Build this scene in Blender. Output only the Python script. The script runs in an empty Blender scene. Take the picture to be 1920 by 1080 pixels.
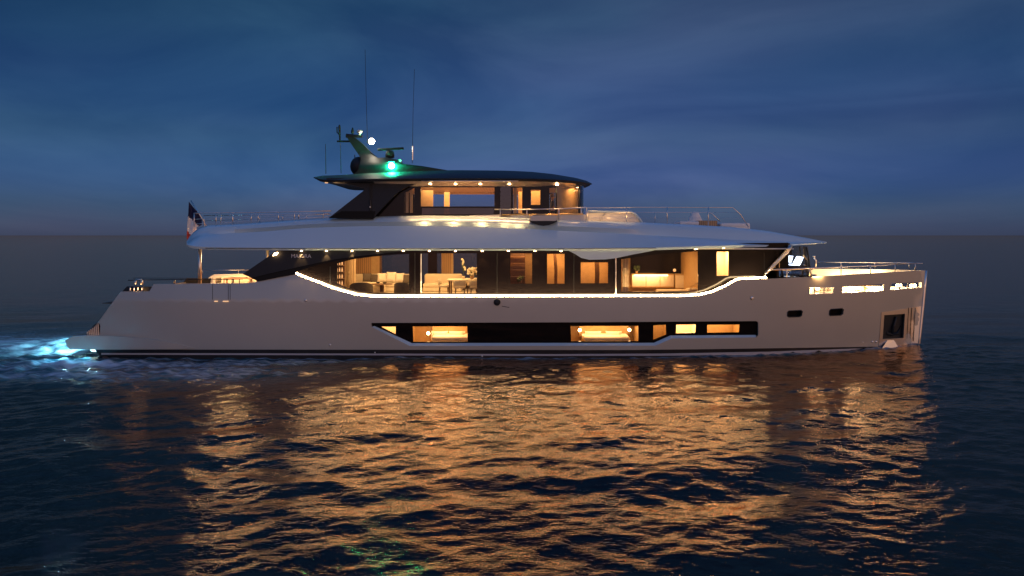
import bpy, math, random
import numpy as np
from mathutils import Vector, Matrix
from mathutils.geometry import delaunay_2d_cdt
random.seed(7)
S = bpy.context.scene
COL = S.collection
# ------------------------------------------------------------ camera
F, YC, CH = 1341.0, -33.8, 5.16          # focal length in photo pixels, camera y, camera height
cd = bpy.data.cameras.new('camera'); cam = bpy.data.objects.new('camera', cd); COL.objects.link(cam)
cam.location = (0, YC, CH); cam.rotation_euler = (math.radians(90), 0, 0)
cd.sensor_width = 36; cd.lens = F / 1920 * 36; cd.shift_y = -99 / 1920; cd.clip_end = 40000; cd.clip_start = 0.1
S.camera = cam
# ------------------------------------------------------------ world (dusk sky) and last light
SUN_EL, SUN_ROT = math.radians(9.0), math.radians(180)
W = bpy.data.worlds.new('World'); S.world = W; W.use_nodes = True
nt = W.node_tree; N = nt.nodes; L = nt.links; N.clear()
def nd(t, **k):
    n = N.new(t)
    for a, v in k.items(): setattr(n, a, v)
    return n
sky = nd('ShaderNodeTexSky', sky_type='NISHITA', sun_disc=False)
sky.sun_elevation = SUN_EL; sky.sun_rotation = SUN_ROT; sky.altitude = 0; sky.air_density = 1.2; sky.dust_density = .6; sky.ozone_density = 6.0
tc = nd('ShaderNodeTexCoord')
mp = nd('ShaderNodeMapping'); mp.inputs['Scale'].default_value = (1.2, 1.2, 4.2); mp.inputs['Rotation'].default_value = (0.0, 0.22, 0.5)
L.new(tc.outputs['Generated'], mp.inputs[0])
n1 = nd('ShaderNodeTexNoise'); n1.inputs['Scale'].default_value = 1.7; n1.inputs['Detail'].default_value = 7; n1.inputs['Roughness'].default_value = .52; n1.inputs['Distortion'].default_value = .5
L.new(mp.outputs[0], n1.inputs['Vector'])
cr = nd('ShaderNodeValToRGB'); cr.color_ramp.elements[0].position = .38; cr.color_ramp.elements[1].position = .68
L.new(n1.outputs[0], cr.inputs[0])
n2 = nd('ShaderNodeTexNoise'); n2.inputs['Scale'].default_value = 1.1; n2.inputs['Detail'].default_value = 3
mp2 = nd('ShaderNodeMapping'); mp2.inputs['Location'].default_value = (3.1, 1.7, .4); mp2.inputs['Scale'].default_value = (1, 1, 3)
L.new(tc.outputs['Generated'], mp2.inputs[0]); L.new(mp2.outputs[0], n2.inputs['Vector'])
tint = nd('ShaderNodeMix', data_type='RGBA'); tint.inputs[6].default_value = (0.86, 0.88, .80, 1); tint.inputs[7].default_value = (1.50, .90, .86, 1)
cr2 = nd('ShaderNodeValToRGB'); cr2.color_ramp.elements[0].position = .42; cr2.color_ramp.elements[1].position = .66
L.new(n2.outputs[0], cr2.inputs[0]); L.new(cr2.outputs[0], tint.inputs[0])
mul = nd('ShaderNodeMix', data_type='RGBA', blend_type='MULTIPLY'); mul.inputs[0].default_value = 1
L.new(sky.outputs[0], mul.inputs[6]); L.new(tint.outputs[2], mul.inputs[7])
cl = nd('ShaderNodeMix', data_type='RGBA'); cl.inputs[6].default_value = (.62, .70, .80, 1); cl.inputs[7].default_value = (1.40, 1.22, 1.10, 1)
L.new(cr.outputs[0], cl.inputs[0])
mul2 = nd('ShaderNodeMix', data_type='RGBA', blend_type='MULTIPLY'); mul2.inputs[0].default_value = 1
L.new(mul.outputs[2], mul2.inputs[6]); L.new(cl.outputs[2], mul2.inputs[7])
sx_ = nd('ShaderNodeSeparateXYZ'); L.new(tc.outputs['Generated'], sx_.inputs[0])
bg = nd('ShaderNodeBackground'); bg.inputs[1].default_value = 0.05
SKYTINT = nd('ShaderNodeMix', data_type='RGBA', blend_type='MULTIPLY'); SKYTINT.inputs[0].default_value = 1; 
sx = nd('ShaderNodeSeparateXYZ'); L.new(tc.outputs['Generated'], sx.inputs[0])
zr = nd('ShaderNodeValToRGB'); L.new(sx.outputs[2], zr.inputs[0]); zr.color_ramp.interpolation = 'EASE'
for i, (p_, c_) in enumerate(((0.0, (.72, .88, 2.45)), (.045, (.68, .86, 2.0)), (.14, (.66, .75, 1.20)), (.32, (.82, .87, .98)), (.72, (3.2, 4.8, 6.0)))):  # overhead end brightened, out of view, to light the fascia from above
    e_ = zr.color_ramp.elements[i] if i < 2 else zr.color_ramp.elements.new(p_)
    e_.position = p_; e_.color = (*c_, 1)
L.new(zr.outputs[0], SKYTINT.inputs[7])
br = nd('ShaderNodeValToRGB'); L.new(sx_.outputs[2], br.inputs[0]); E_ = br.color_ramp.elements
E_[0].position = .132; E_[0].color = (0, 0, 0, 1); E_[1].position = .150; E_[1].color = (1, 1, 1, 1)
for p_, c_ in ((.157, .8), (.163, .15), (.168, .7), (.178, 0)): e_ = E_.new(p_); e_.color = (c_, c_, c_, 1)
bx = nd('ShaderNodeMapRange', interpolation_type='SMOOTHSTEP'); bx.inputs[1].default_value = -.05; bx.inputs[2].default_value = .5; L.new(sx_.outputs[0], bx.inputs[0])
bm2 = nd('ShaderNodeMath', operation='MULTIPLY'); L.new(br.outputs[0], bm2.inputs[0]); L.new(bx.outputs[0], bm2.inputs[1])
bm3 = nd('ShaderNodeMath', operation='MULTIPLY'); L.new(bm2.outputs[0], bm3.inputs[0]); L.new(n1.outputs[0], bm3.inputs[1])
bk = nd('ShaderNodeMix', data_type='RGBA', blend_type='MULTIPLY'); bk.inputs[7].default_value = (.62, .70, .80, 1); L.new(bm3.outputs[0], bk.inputs[0]); L.new(mul2.outputs[2], bk.inputs[6])
L.new(bk.outputs[2], SKYTINT.inputs[6])
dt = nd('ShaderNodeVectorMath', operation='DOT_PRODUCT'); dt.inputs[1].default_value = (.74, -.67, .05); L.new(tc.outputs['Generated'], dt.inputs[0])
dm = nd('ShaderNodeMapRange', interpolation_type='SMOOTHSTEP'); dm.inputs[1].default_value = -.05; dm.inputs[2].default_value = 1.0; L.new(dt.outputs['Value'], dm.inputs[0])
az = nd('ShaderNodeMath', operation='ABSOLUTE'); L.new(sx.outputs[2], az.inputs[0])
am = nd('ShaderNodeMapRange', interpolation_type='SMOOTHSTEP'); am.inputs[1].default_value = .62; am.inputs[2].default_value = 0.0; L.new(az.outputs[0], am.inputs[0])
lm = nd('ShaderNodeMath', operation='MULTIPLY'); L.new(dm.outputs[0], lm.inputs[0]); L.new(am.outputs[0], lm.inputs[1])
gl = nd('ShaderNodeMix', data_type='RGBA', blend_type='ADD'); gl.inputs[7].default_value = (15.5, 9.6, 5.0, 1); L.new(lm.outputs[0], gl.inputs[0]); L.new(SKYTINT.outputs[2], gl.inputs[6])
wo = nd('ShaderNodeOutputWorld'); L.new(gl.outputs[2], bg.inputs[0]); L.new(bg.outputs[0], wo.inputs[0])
sd = bpy.data.lights.new('dusk_sun', 'SUN'); sun = bpy.data.objects.new('dusk_sun', sd); COL.objects.link(sun)
sd.energy = 0.24; sd.angle = math.radians(40); sd.color = (1.0, .50, .30)
sun.rotation_euler = (math.radians(90 - 7), 0, math.radians(62)); sun.location = (0, -30, 20)
S.view_settings.view_transform = 'Standard'; S.view_settings.look = 'None'; S.view_settings.exposure = 0; S.view_settings.gamma = 1
S.cycles.use_denoising = True
S.cycles.max_bounces = 8; S.cycles.glossy_bounces = 4; S.cycles.transparent_max_bounces = 12; S.cycles.diffuse_bounces = 3
S.cycles.sample_clamp_indirect = 60; S.cycles.caustics_reflective = True; S.cycles.blur_glossy = 0.2
WARM = (1.0, .55, .21)
# ------------------------------------------------------------ projection helpers (real points at real depths)
def PT(px, py, Y):
    d = Y - YC
    return Vector(((px - 960) / F * d, Y, CH + (441 - py) / F * d))
def PS(px, py, bf, off=0.0):
    Y = -3.6
    for _ in range(14):
        d = Y - YC
        Y = 0.4 * Y + 0.6 * (-bf((px - 960) / F * d, CH + (441 - py) / F * d) + off)
    return PT(px, py, Y)
def interp(tab, x):
    if x <= tab[0][0]: return tab[0][1]
    for (a, b), (c, d) in zip(tab, tab[1:]):
        if x <= c: return b + (d - b) * (x - a) / (c - a)
    return tab[-1][1]
def sstep(a, b, x):
    t = min(1, max(0, (x - a) / (b - a))); return t * t * (3 - 2 * t)
def bh(X, Z):                                     # hull half breadth
    Xb = 19.5 + 0.16 * (Z - 3.6)
    zz = min(1, max(0, Z / 3.6))
    p = 2.6 + .4 * zz
    x0 = 3.2 + .8 * zz
    t = min(1.0, max(0, (X - x0) / (Xb - x0)))
    b = 3.8 * (1 - t ** p) + .05
    b -= 0.05 * (1 - zz) ** 2 * 3.8
    if X < -11: b -= 0.012 * (-11 - X) ** 2
    if Z > 2.43: b -= 0.30 * (Z - 2.43) * (1 - sstep(-9, 4, X))
    return max(b, .03)
def bs(X, Z):                                     # main deck house
    if X < 6: return 3.45
    return 3.45 - 0.5 * ((X - 6) / 5.0) ** 1.5
def bu(X, Z): return 2.45
def hc(v): return lambda X, Z: v
# ------------------------------------------------------------ materials
MT = {}
def mat(name, col=(.5, .5, .5), rough=.5, metal=0., noise=0., nscale=8., bump=0., emit=None, es=0., coat=0., spec=.5):
    m = bpy.data.materials.new(name); m.use_nodes = True; MT[name] = m
    t = m.node_tree; b = t.nodes['Principled BSDF']
    b.inputs['Base Color'].default_value = (*col, 1); b.inputs['Roughness'].default_value = rough; b.inputs['Metallic'].default_value = metal
    b.inputs['Coat Weight'].default_value = coat; b.inputs['Coat Roughness'].default_value = .04; b.inputs['Specular IOR Level'].default_value = spec
    if noise or bump:
        c = t.nodes.new('ShaderNodeTexCoord'); n = t.nodes.new('ShaderNodeTexNoise')
        n.inputs['Scale'].default_value = nscale; n.inputs['Detail'].default_value = 5
        t.links.new(c.outputs['Object'], n.inputs['Vector'])
        if noise:
            x = t.nodes.new('ShaderNodeMix'); x.data_type = 'RGBA'
            x.inputs[6].default_value = (*[v * (1 - noise) for v in col], 1); x.inputs[7].default_value = (*[min(1, v * (1 + noise)) for v in col], 1)
            t.links.new(n.outputs[0], x.inputs[0]); t.links.new(x.outputs[2], b.inputs['Base Color'])
        if bump:
            u = t.nodes.new('ShaderNodeBump'); u.inputs['Strength'].default_value = bump; u.inputs['Distance'].default_value = .02
            t.links.new(n.outputs[0], u.inputs['Height']); t.links.new(u.outputs[0], b.inputs['Normal'])
    if emit:
        b.inputs['Emission Color'].default_value = (*emit, 1); b.inputs['Emission Strength'].default_value = es
    return m
mat('hull_paint', (.50, .475, .405), .42, metal=.30, noise=.06, nscale=.5, bump=.10, coat=.25)
mat('deck_paint', (.53, .66, .70), .26, noise=.03, nscale=.8, coat=.5)
mat('antifouling', (.012, .012, .014), .35, noise=.3)
mat('boot_white', (.45, .44, .45), .35)
mat('gunmetal', (.024, .025, .027), .5, metal=.0, noise=.15, spec=.22)
mat('black_gloss', (.008, .006, .006), .08, spec=.12)
mat('black_rubber', (.01, .01, .01), .6)
mat('steel', (.80, .75, .70), .32, metal=1.)
mat('mirror_steel', (.78, .72, .66), .42, metal=1., bump=.10, nscale=1.6)
mat('teak', (.34, .19, .09), .55, noise=.25, nscale=14)
mat('cream', (.74, .68, .58), .6, noise=.05)
mat('cream_fabric', (.72, .64, .52), .85, noise=.10, nscale=30, bump=.3)
mat('wood', (.50, .34, .17), .45, noise=.25, nscale=7)
mat('dark_wood', (.12, .06, .03), .4, noise=.3, nscale=6)
mat('grey_fabric', (.10, .085, .075), .85, noise=.15, nscale=30)
mat('white_fabric', (.8, .76, .70), .85, noise=.06, nscale=25)
mat('curtain', (.62, .50, .36), .8, noise=.1, nscale=12)
mat('skin', (.50, .30, .20), .55)
mat('hair', (.16, .10, .05), .6)
mat('navy_cloth', (.02, .025, .05), .8)
mat('leaf', (.05, .09, .03), .6, noise=.3)
mat('petal', (.85, .78, .62), .6, noise=.06)
mat('pot', (.42, .26, .14), .4)
mat('led', (1, .8, .6), .5, emit=(1, .70, .36), es=95)
mat('lamp_glow', (1, .8, .6), .5, emit=(1, .60, .28), es=26)
mat('dim_glow', (.8, .6, .4), .5, emit=(1, .55, .25), es=.9)
mat('mast_light', (1, 1, 1), .5, emit=(1, .86, .66), es=60)
mat('green_light', (.1, 1, .6), .5, emit=(.02, 1, .42), es=900)
mat('screen', (1, 1, 1), .4, emit=(.72, .82, 1), es=3.0)
mat('cyan_lamp', (1, 1, 1), .4, emit=(.55, .95, 1), es=3)
mat('cyan_dim', (1, 1, 1), .4, emit=(.55, .95, 1), es=14)
mat('flag_blue', (.012, .015, .06), .8); mat('flag_white', (.8, .78, .74), .8); mat('flag_red', (.6, .06, .03), .8)
mat('gold', (.75, .50, .22), .3, metal=1.)
mat('silver_letter', (.5, .5, .52), .35, metal=.3)
# room walls: vertical slats as procedural bump/colour
def slat_mat(name, c1, c2, freq, axis=0):
    m = mat(name, c1, .55); t = m.node_tree; b = t.nodes['Principled BSDF']
    c = t.nodes.new('ShaderNodeTexCoord'); w = t.nodes.new('ShaderNodeTexWave'); w.wave_type = 'BANDS'; w.bands_direction = 'XYZ'[axis]
    w.inputs['Scale'].default_value = freq; w.inputs['Distortion'].default_value = .4; w.inputs['Detail'].default_value = 2
    t.links.new(c.outputs['Object'], w.inputs['Vector'])
    x = t.nodes.new('ShaderNodeMix'); x.data_type = 'RGBA'; x.inputs[6].default_value = (*c1, 1); x.inputs[7].default_value = (*c2, 1)
    t.links.new(w.outputs[0], x.inputs[0]); t.links.new(x.outputs[2], b.inputs['Base Color'])
slat_mat('slats', (.26, .15, .07), (.50, .31, .15), 3.2)
slat_mat('curtain_folds', (.52, .40, .27), (.78, .64, .46), 2.6)
slat_mat('ceiling_slats', (.62, .42, .22), (.78, .58, .34), 2.4)
def glass(name, tintc, refl=1.0, ior=1.5):
    m = bpy.data.materials.new(name); m.use_nodes = True; MT[name] = m; t = m.node_tree; t.nodes.clear()
    o = t.nodes.new('ShaderNodeOutputMaterial'); mx = t.nodes.new('ShaderNodeMixShader'); tr = t.nodes.new('ShaderNodeBsdfTransparent'); g = t.nodes.new('ShaderNodeBsdfGlossy')
    f = t.nodes.new('ShaderNodeFresnel'); f.inputs[0].default_value = ior
    tr.inputs[0].default_value = (*tintc, 1); g.inputs['Roughness'].default_value = .02; g.inputs['Color'].default_value = (refl, refl, refl, 1)
    t.links.new(f.outputs[0], mx.inputs[0]); t.links.new(tr.outputs[0], mx.inputs[1]); t.links.new(g.outputs[0], mx.inputs[2]); t.links.new(mx.outputs[0], o.inputs[0])
glass('glass', (.90, .87, .82), ior=1.2); glass('tint_glass', (.50, .44, .38)); glass('dark_glass', (.16, .12, .10)); glass('clear_glass', (.93, .94, .95), ior=1.2)
# ------------------------------------------------------------ mesh helpers
def link(name, verts, faces, m, parent=None, smooth=False, normals=None):
    me = bpy.data.meshes.new(name); me.from_pydata([tuple(v) for v in verts], [], faces); me.update()
    if m: me.materials.append(MT[m])
    if smooth: me.polygons.foreach_set('use_smooth', [True] * len(me.polygons))
    if normals is not None: me.normals_split_custom_set_from_vertices(normals)
    o = bpy.data.objects.new(name, me); COL.objects.link(o)
    if parent is not None: o.parent = parent; o.matrix_parent_inverse = Matrix.Identity(4)
    return o
class MB:                                         # collects shapes into ONE mesh
    def __init__(s): s.v = []; s.f = []
    def add(s, v, f):
        n = len(s.v); s.v += [Vector(p) for p in v]; s.f += [tuple(i + n for i in q) for q in f]; return s
    def box(s, c, h, rz=0, ry=0, taper=1.0):
        R = Matrix.Rotation(rz, 3, 'Z') @ Matrix.Rotation(ry, 3, 'Y'); c = Vector(c)
        v = [c + R @ Vector((h[0] * i * (taper if k > 0 else 1), h[1] * j * (taper if k > 0 else 1), h[2] * k)) for k in (-1, 1) for i, j in ((-1, -1), (1, -1), (1, 1), (-1, 1))]
        return s.add(v, [(3, 2, 1, 0), (4, 5, 6, 7), (0, 1, 5, 4), (1, 2, 6, 5), (2, 3, 7, 6), (3, 0, 4, 7)])
    def tube(s, pts, r, n=6, cap=True):
        pts = [Vector(p) for p in pts]; rs = r if isinstance(r, (list, tuple)) else [r] * len(pts); v = []; f = []
        up = Vector((.13, .21, .97))
        for i, p in enumerate(pts):
            d = (pts[min(i + 1, len(pts) - 1)] - pts[max(i - 1, 0)]).normalized()
            u = up if abs(d.dot(up)) < .9 else Vector((1, 0, 0))
            a = d.cross(u).normalized(); b = d.cross(a).normalized()
            for k in range(n):
                t = 2 * math.pi * k / n; v.append(p + (a * math.cos(t) + b * math.sin(t)) * rs[i])
        for i in range(len(pts) - 1):
            for k in range(n):
                k2 = (k + 1) % n; f.append((i * n + k, i * n + k2, (i + 1) * n + k2, (i + 1) * n + k))
        if cap: f += [tuple(range(n))[::-1], tuple(range((len(pts) - 1) * n, len(pts) * n))]
        return s.add(v, f)
    def lathe(s, c, prof, n=16, sx=1, sy=1):
        c = Vector(c); v = []; f = []
        for r, z in prof:
            for k in range(n):
                t = 2 * math.pi * k / n; v.append(c + Vector((r * math.cos(t) * sx, r * math.sin(t) * sy, z)))
        for i in range(len(prof) - 1):
            for k in range(n):
                k2 = (k + 1) % n; f.append((i * n + k, i * n + k2, (i + 1) * n + k2, (i + 1) * n + k))
        f += [tuple(range(n))[::-1], tuple(range((len(prof) - 1) * n, len(prof) * n))]
        return s.add(v, f)
    def ball(s, c, r, sx=1, sy=1, sz=1, n=12, m=8, e=1.0):
        pr = [(max(1e-4, math.sin(math.pi * i / m)) ** e * r, -math.copysign(abs(math.cos(math.pi * i / m)) ** e, math.cos(math.pi * i / m)) * r * sz) for i in range(m + 1)]
        return s.lathe(c, pr, n, sx, sy)
    def grid(s, rows, close=False):
        n = len(rows[0]); v = [p for r in rows for p in r]; f = []
        for i in range(len(rows) - 1):
            for k in range(n if close else n - 1):
                k2 = (k + 1) % n; f.append((i * n + k, i * n + k2, (i + 1) * n + k2, (i + 1) * n + k))
        return s.add(v, f)
    def build(s, name, m, parent=None, smooth=False, bevel=0):
        o = link(name, s.v, s.f, m, parent, smooth)
        if bevel:
            b = o.modifiers.new('bevel', 'BEVEL'); b.width = bevel; b.segments = 3; b.limit_method = 'ANGLE'
            o.data.polygons.foreach_set('use_smooth', [True] * len(o.data.polygons))
        return o
def inside(p, poly):
    x, y = p; r = False; j = len(poly) - 1
    for i in range(len(poly)):
        xi, yi = poly[i]; xj, yj = poly[j]
        if (yi > y) != (yj > y) and x < (xj - xi) * (y - yi) / (yj - yi) + xi: r = not r
        j = i
    return r
def densify(poly, st):
    out = []
    for i in range(len(poly)):
        a, b = poly[i], poly[(i + 1) % len(poly)]
        n = max(1, int(math.hypot(b[0] - a[0], b[1] - a[1]) / st))
        out += [(a[0] + (b[0] - a[0]) * k / n, a[1] + (b[1] - a[1]) * k / n) for k in range(n)]
    return out
def tri2d(outer, holes, gx, gy):
    loops = [densify(outer, gx)] + [densify(h, gx * .6) for h in holes]
    V = []; E = []
    for lp in loops:
        n = len(V); V += lp; E += [(n + i, n + (i + 1) % len(lp)) for i in range(len(lp))]
    xs = [p[0] for p in outer]; ys = [p[1] for p in outer]
    x = min(xs) + gx / 2; row = 0
    while x < max(xs):
        y = min(ys) + gy / 2 + (row % 2) * gy / 2
        while y < max(ys):
            if inside((x, y), outer) and not any(inside((x, y), h) for h in holes):
                if min(min((x - p[0]) ** 2 + (y - p[1]) ** 2 for p in lp) for lp in loops) > (min(gx, gy) * .45) ** 2: V.append((x, y))
            y += gy
        x += gx; row += 1
    vs, es, fs, *_ = delaunay_2d_cdt([Vector(p) for p in V], E, [], 0, 1e-4)
    tf = []
    for f in fs:
        c = (sum(vs[i][0] for i in f) / 3, sum(vs[i][1] for i in f) / 3)
        if inside(c, loops[0]) and not any(inside(c, h) for h in loops[1:]):
            a, b, d = (vs[i] for i in f)
            if abs((b[0] - a[0]) * (d[1] - a[1]) - (d[0] - a[0]) * (b[1] - a[1])) > 1e-3: tf.append(tuple(f))
    return [(v[0], v[1]) for v in vs], tf
def panel(name, outer, bf, m, parent, holes=(), off=0., thick=.06, gx=14, gy=10, mirror=True, solid=False):
    """a shell lying on the surface y=-bf(x,z), traced as a side profile, with real thickness (solid: runs through to the other side)"""
    vs, fs = tri2d(outer, holes, gx, gy)
    P = [PS(x, y, bf, off) for x, y in vs]
    def nrm(p):
        e = .02
        n = Vector((-(bf(p.x + e, p.z) - bf(p.x - e, p.z)) / (2 * e), -1, -(bf(p.x, p.z + e) - bf(p.x, p.z - e)) / (2 * e))); n.normalize(); return n
    NN = [nrm(p) for p in P]
    V = list(P); NR = list(NN); FA = []
    for f in fs:
        n = (P[f[1]] - P[f[0]]).cross(P[f[2]] - P[f[0]])
        FA.append(f if n.y < 0 else f[::-1])
    cnt = {}
    for f in FA:
        for a, b in ((f[0], f[1]), (f[1], f[2]), (f[2], f[0])): cnt[(a, b)] = 1
    bd = [(a, b) for a, b in cnt if (b, a) not in cnt]
    if not solid:
        n0 = len(V); V += [p + Vector((0, min(thick, max(.01, -p.y * .9)), 0)) for p in P]; NR += [-n for n in NN]
        FA2 = FA + [tuple(i + n0 for i in f[::-1]) for f in FA]
        for a, b in bd:
            k = len(V); A, B = V[a], V[b]; A2, B2 = V[a + n0], V[b + n0]
            fn = (A - B).cross(A2 - A); fn = fn.normalized() if fn.length > 0 else Vector((0, 0, 1))
            V += [A, B, B2, A2]; NR += [fn] * 4; FA2.append((k + 1, k, k + 3, k + 2))
        FA = FA2
        if mirror:
            o2 = link(name, [Vector((p.x, -p.y, p.z)) for p in V], [f[::-1] for f in FA], m, parent, True, [Vector((p.x, -p.y, p.z)) for p in NR])
    else:
        n0 = len(V); V += [Vector((p.x, -p.y, p.z)) for p in P]; NR += [Vector((n.x, -n.y, n.z)) for n in NN]
        FA = FA + [tuple(i + n0 for i in f[::-1]) for f in FA]
        for a, b in bd:
            k = len(V); A, B = V[a], V[b]; A2, B2 = V[a + n0], V[b + n0]
            fn = (A - B).cross(A2 - A); fn = fn.normalized() if fn.length > 0 else Vector((0, 0, 1))
            V += [A, B, B2, A2]; NR += [fn] * 4; FA.append((k + 1, k, k + 3, k + 2))
    return link(name, V, FA, m, parent, True, NR)
def empty(name, loc=(0, 0, 0)):
    o = bpy.data.objects.new(name, None); COL.objects.link(o); o.location = loc; o.empty_display_size = .3; return o
def tag(o, label=None, cat=None, group=None, kind=None):
    for k, v in (('label', label), ('category', cat), ('group', group), ('kind', kind)):
        if v: o[k] = v
    return o
def lamp(kind, name, loc, energy, color=WARM, size=.3, size_y=None, target=None, spot=None, blend=.6, radius=.03, spread=None):
    energy *= {'cabin_lamp': 1.6}.get(name, 1); d = bpy.data.lights.new(name, kind); o = bpy.data.objects.new(name, d); COL.objects.link(o); o.location = loc; d.energy = energy; d.color = color
    if kind == 'AREA':
        d.shape = 'RECTANGLE'; d.size = size; d.size_y = size_y or size
    if spread: d.spread = math.radians(spread)
    if kind == 'SPOT': d.spot_size = math.radians(spot or 70); d.spot_blend = blend; d.shadow_soft_size = radius
    if kind == 'POINT': d.shadow_soft_size = radius
    if target is not None:
        zz = -(Vector(target) - Vector(loc)).normalized(); xx = Vector((1, 0, 0)) - zz * zz.x
        if xx.length < .1: xx = Vector((0, 1, 0)) - zz * zz.y
        xx.normalize(); yy = zz.cross(xx); o.rotation_euler = Matrix((xx, yy, zz)).transposed().to_euler()
    return o
def mesh_text(name, txt, size, m, parent, p, extr=.008, rot=(math.radians(90), 0, 0)):
    c = bpy.data.curves.new('t', 'FONT'); c.body = txt; c.size = size; c.extrude = extr; c.align_x = 'CENTER'; c.align_y = 'CENTER'
    o = bpy.data.objects.new('t', c); COL.objects.link(o); bpy.context.view_layer.update()
    me = bpy.data.meshes.new_from_object(o.evaluated_get(bpy.context.evaluated_depsgraph_get())); me.name = name
    bpy.data.objects.remove(o); bpy.data.curves.remove(c)
    me.materials.clear(); me.materials.append(MT[m]); r = bpy.data.objects.new(name, me); COL.objects.link(r); r.parent = parent; r.location = p; r.rotation_euler = rot; return r

# ============================================================ SEA
def axis(lo, hi, st, far, g=1.12, stmax=None):
    c = list(np.arange(lo, hi + 1e-6, st)); s = st; a = c[-1]; up = []
    while a < far: s *= g; a += s; up.append(a)
    s = st; a = c[0]; dn = []
    while a > -far: s *= g; a -= s; dn.append(a)
    return np.array(dn[::-1] + c + up)
xs = axis(-21, 21, .062, 14000, 1.11); ys = axis(-25.5, 0.5, .062, 14000, 1.09)
XX, YY = np.meshgrid(xs, ys)
rng = np.random.default_rng(11)
HZ = np.zeros_like(XX); DX = np.zeros_like(XX); DY = np.zeros_like(XX)
dxs = np.gradient(xs)[None, :]; dys = np.gradient(ys)[:, None]; cell = np.maximum(dxs, dys)
for i in range(96):
    lam = .34 * (14 / .34) ** ((i + rng.random()) / 96)
    th = math.radians(90 + 14) + rng.normal() * (.62 if lam < 1.3 else .32)
    k = 2 * math.pi / lam
    slope = .025 * (1.3 if lam < .5 else 1.0 if lam < 1.3 else (1.3 / lam) ** .62)
    A = slope / k; ph = rng.random() * 6.283
    fade = np.clip((lam / cell - 3.0) / 3.0, 0, 1)
    gmod = .65 + .35 * np.sin(XX * k * .07 * math.cos(th + 1) + YY * k * .09 * math.sin(th + .6) + ph * 3)
    q = k * (XX * math.cos(th) + YY * math.sin(th)) + ph
    HZ += A * np.cos(q) * fade * gmod; DX -= .7 * A * math.cos(th) * np.sin(q) * fade; DY -= .7 * A * math.sin(th) * np.sin(q) * fade
# wake: churned water behind the stern and along the quarter
ax = -(XX + 18.6)
foam = np.exp(-((YY) / (4.0 + .12 * np.clip(ax, 0, 99))) ** 2) * np.clip(ax / .8 + .4, 0, 1) * np.exp(-np.clip(ax, 0, 999) / 30)
side = np.exp(-((YY + 4.9 + .10 * (XX + 12) * -1) / (.9 + .02 * np.clip(-XX, 0, 40))) ** 2) * np.clip((-XX - 3) / 6, 0, 1) * np.exp(-np.clip(ax, 0, 99) / 9) * .68
quarter = np.exp(-((XX + 17.3) / 3.6) ** 2 - ((YY + 4.9) / 1.1) ** 2) * 1.0
band = np.exp(-((YY + 7.2) / 2.0) ** 2) * np.clip((-XX - 6) / 5, 0, 1) * np.clip(1 - ax / 12, 0, 1) * .60
hb_ = 3.62 * (1 - np.clip((XX - 3.2) / 15.8, 0, 1) ** 2.6)
lap = np.exp(-((-YY - hb_ - .15) / .30) ** 2) * .50 * (np.abs(XX) < 19.3)
foam = np.clip(np.maximum.reduce([foam, side, band, quarter, lap]), 0, 1)
for i in range(14):
    lam = .5 + 1.2 * rng.random(); th = rng.random() * 6.28; k = 6.283 / lam
    HZ += foam * .018 * np.cos(k * (XX * math.cos(th) + YY * math.sin(th)) + i) * np.clip(lam / cell / 3 - 1, 0, 1)
ny, nx = XX.shape
co = np.stack([XX + DX, YY + DY, HZ], -1).reshape(-1, 3)
me = bpy.data.meshes.new('sea'); me.vertices.add(len(co)); me.vertices.foreach_set('co', co.ravel().astype('f4'))
idx = np.arange(ny * nx).reshape(ny, nx); q = np.stack([idx[:-1, :-1], idx[:-1, 1:], idx[1:, 1:], idx[1:, :-1]], -1).reshape(-1)
me.loops.add(len(q)); me.loops.foreach_set('vertex_index', q.astype('i4')); nf = len(q) // 4; me.polygons.add(nf)
me.polygons.foreach_set('loop_start', (np.arange(nf) * 4).astype('i4')); me.polygons.foreach_set('use_smooth', np.ones(nf, bool)); me.update(calc_edges=True)
at = me.attributes.new('foam', 'FLOAT', 'POINT'); at.data.foreach_set('value', foam.ravel().astype('f4'))
sea = bpy.data.objects.new('sea', me); COL.objects.link(sea); tag(sea, kind='structure')
m = bpy.data.materials.new('sea_water'); m.use_nodes = True; t = m.node_tree; N = t.nodes; L = t.links; b = N['Principled BSDF']; me.materials.append(m)
def nd(ty, **k):
    n = N.new(ty)
    for a, v in k.items(): setattr(n, a, v)
    return n
b.inputs['IOR'].default_value = 1.333; b.inputs['Roughness'].default_value = .04; b.inputs['Specular Tint'].default_value = (1, .88, .80, 1)
tc = nd('ShaderNodeTexCoord')
mpw = nd('ShaderNodeMapping'); mpw.inputs['Scale'].default_value = (1.0, 1.5, 1.0); mpw.inputs['Rotation'].default_value = (0, 0, .25); L.new(tc.outputs['Object'], mpw.inputs[0])
na = nd('ShaderNodeTexNoise'); na.inputs['Scale'].default_value = 4.2; na.inputs['Detail'].default_value = 4; na.inputs['Roughness'].default_value = .55; na.inputs['Distortion'].default_value = .4; L.new(mpw.outputs[0], na.inputs['Vector'])
nb = nd('ShaderNodeTexNoise'); nb.inputs['Scale'].default_value = .35; nb.inputs['Detail'].default_value = 5; nb.inputs['Roughness'].default_value = .6; L.new(mpw.outputs[0], nb.inputs['Vector'])
b1 = nd('ShaderNodeBump'); b1.inputs['Strength'].default_value = .8; b1.inputs['Distance'].default_value = .026; L.new(na.outputs[0], b1.inputs['Height'])
b2 = nd('ShaderNodeBump'); b2.inputs['Strength'].default_value = .5; b2.inputs['Distance'].default_value = .12; L.new(nb.outputs[0], b2.inputs['Height']); L.new(b1.outputs[0], b2.inputs['Normal'])
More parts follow.
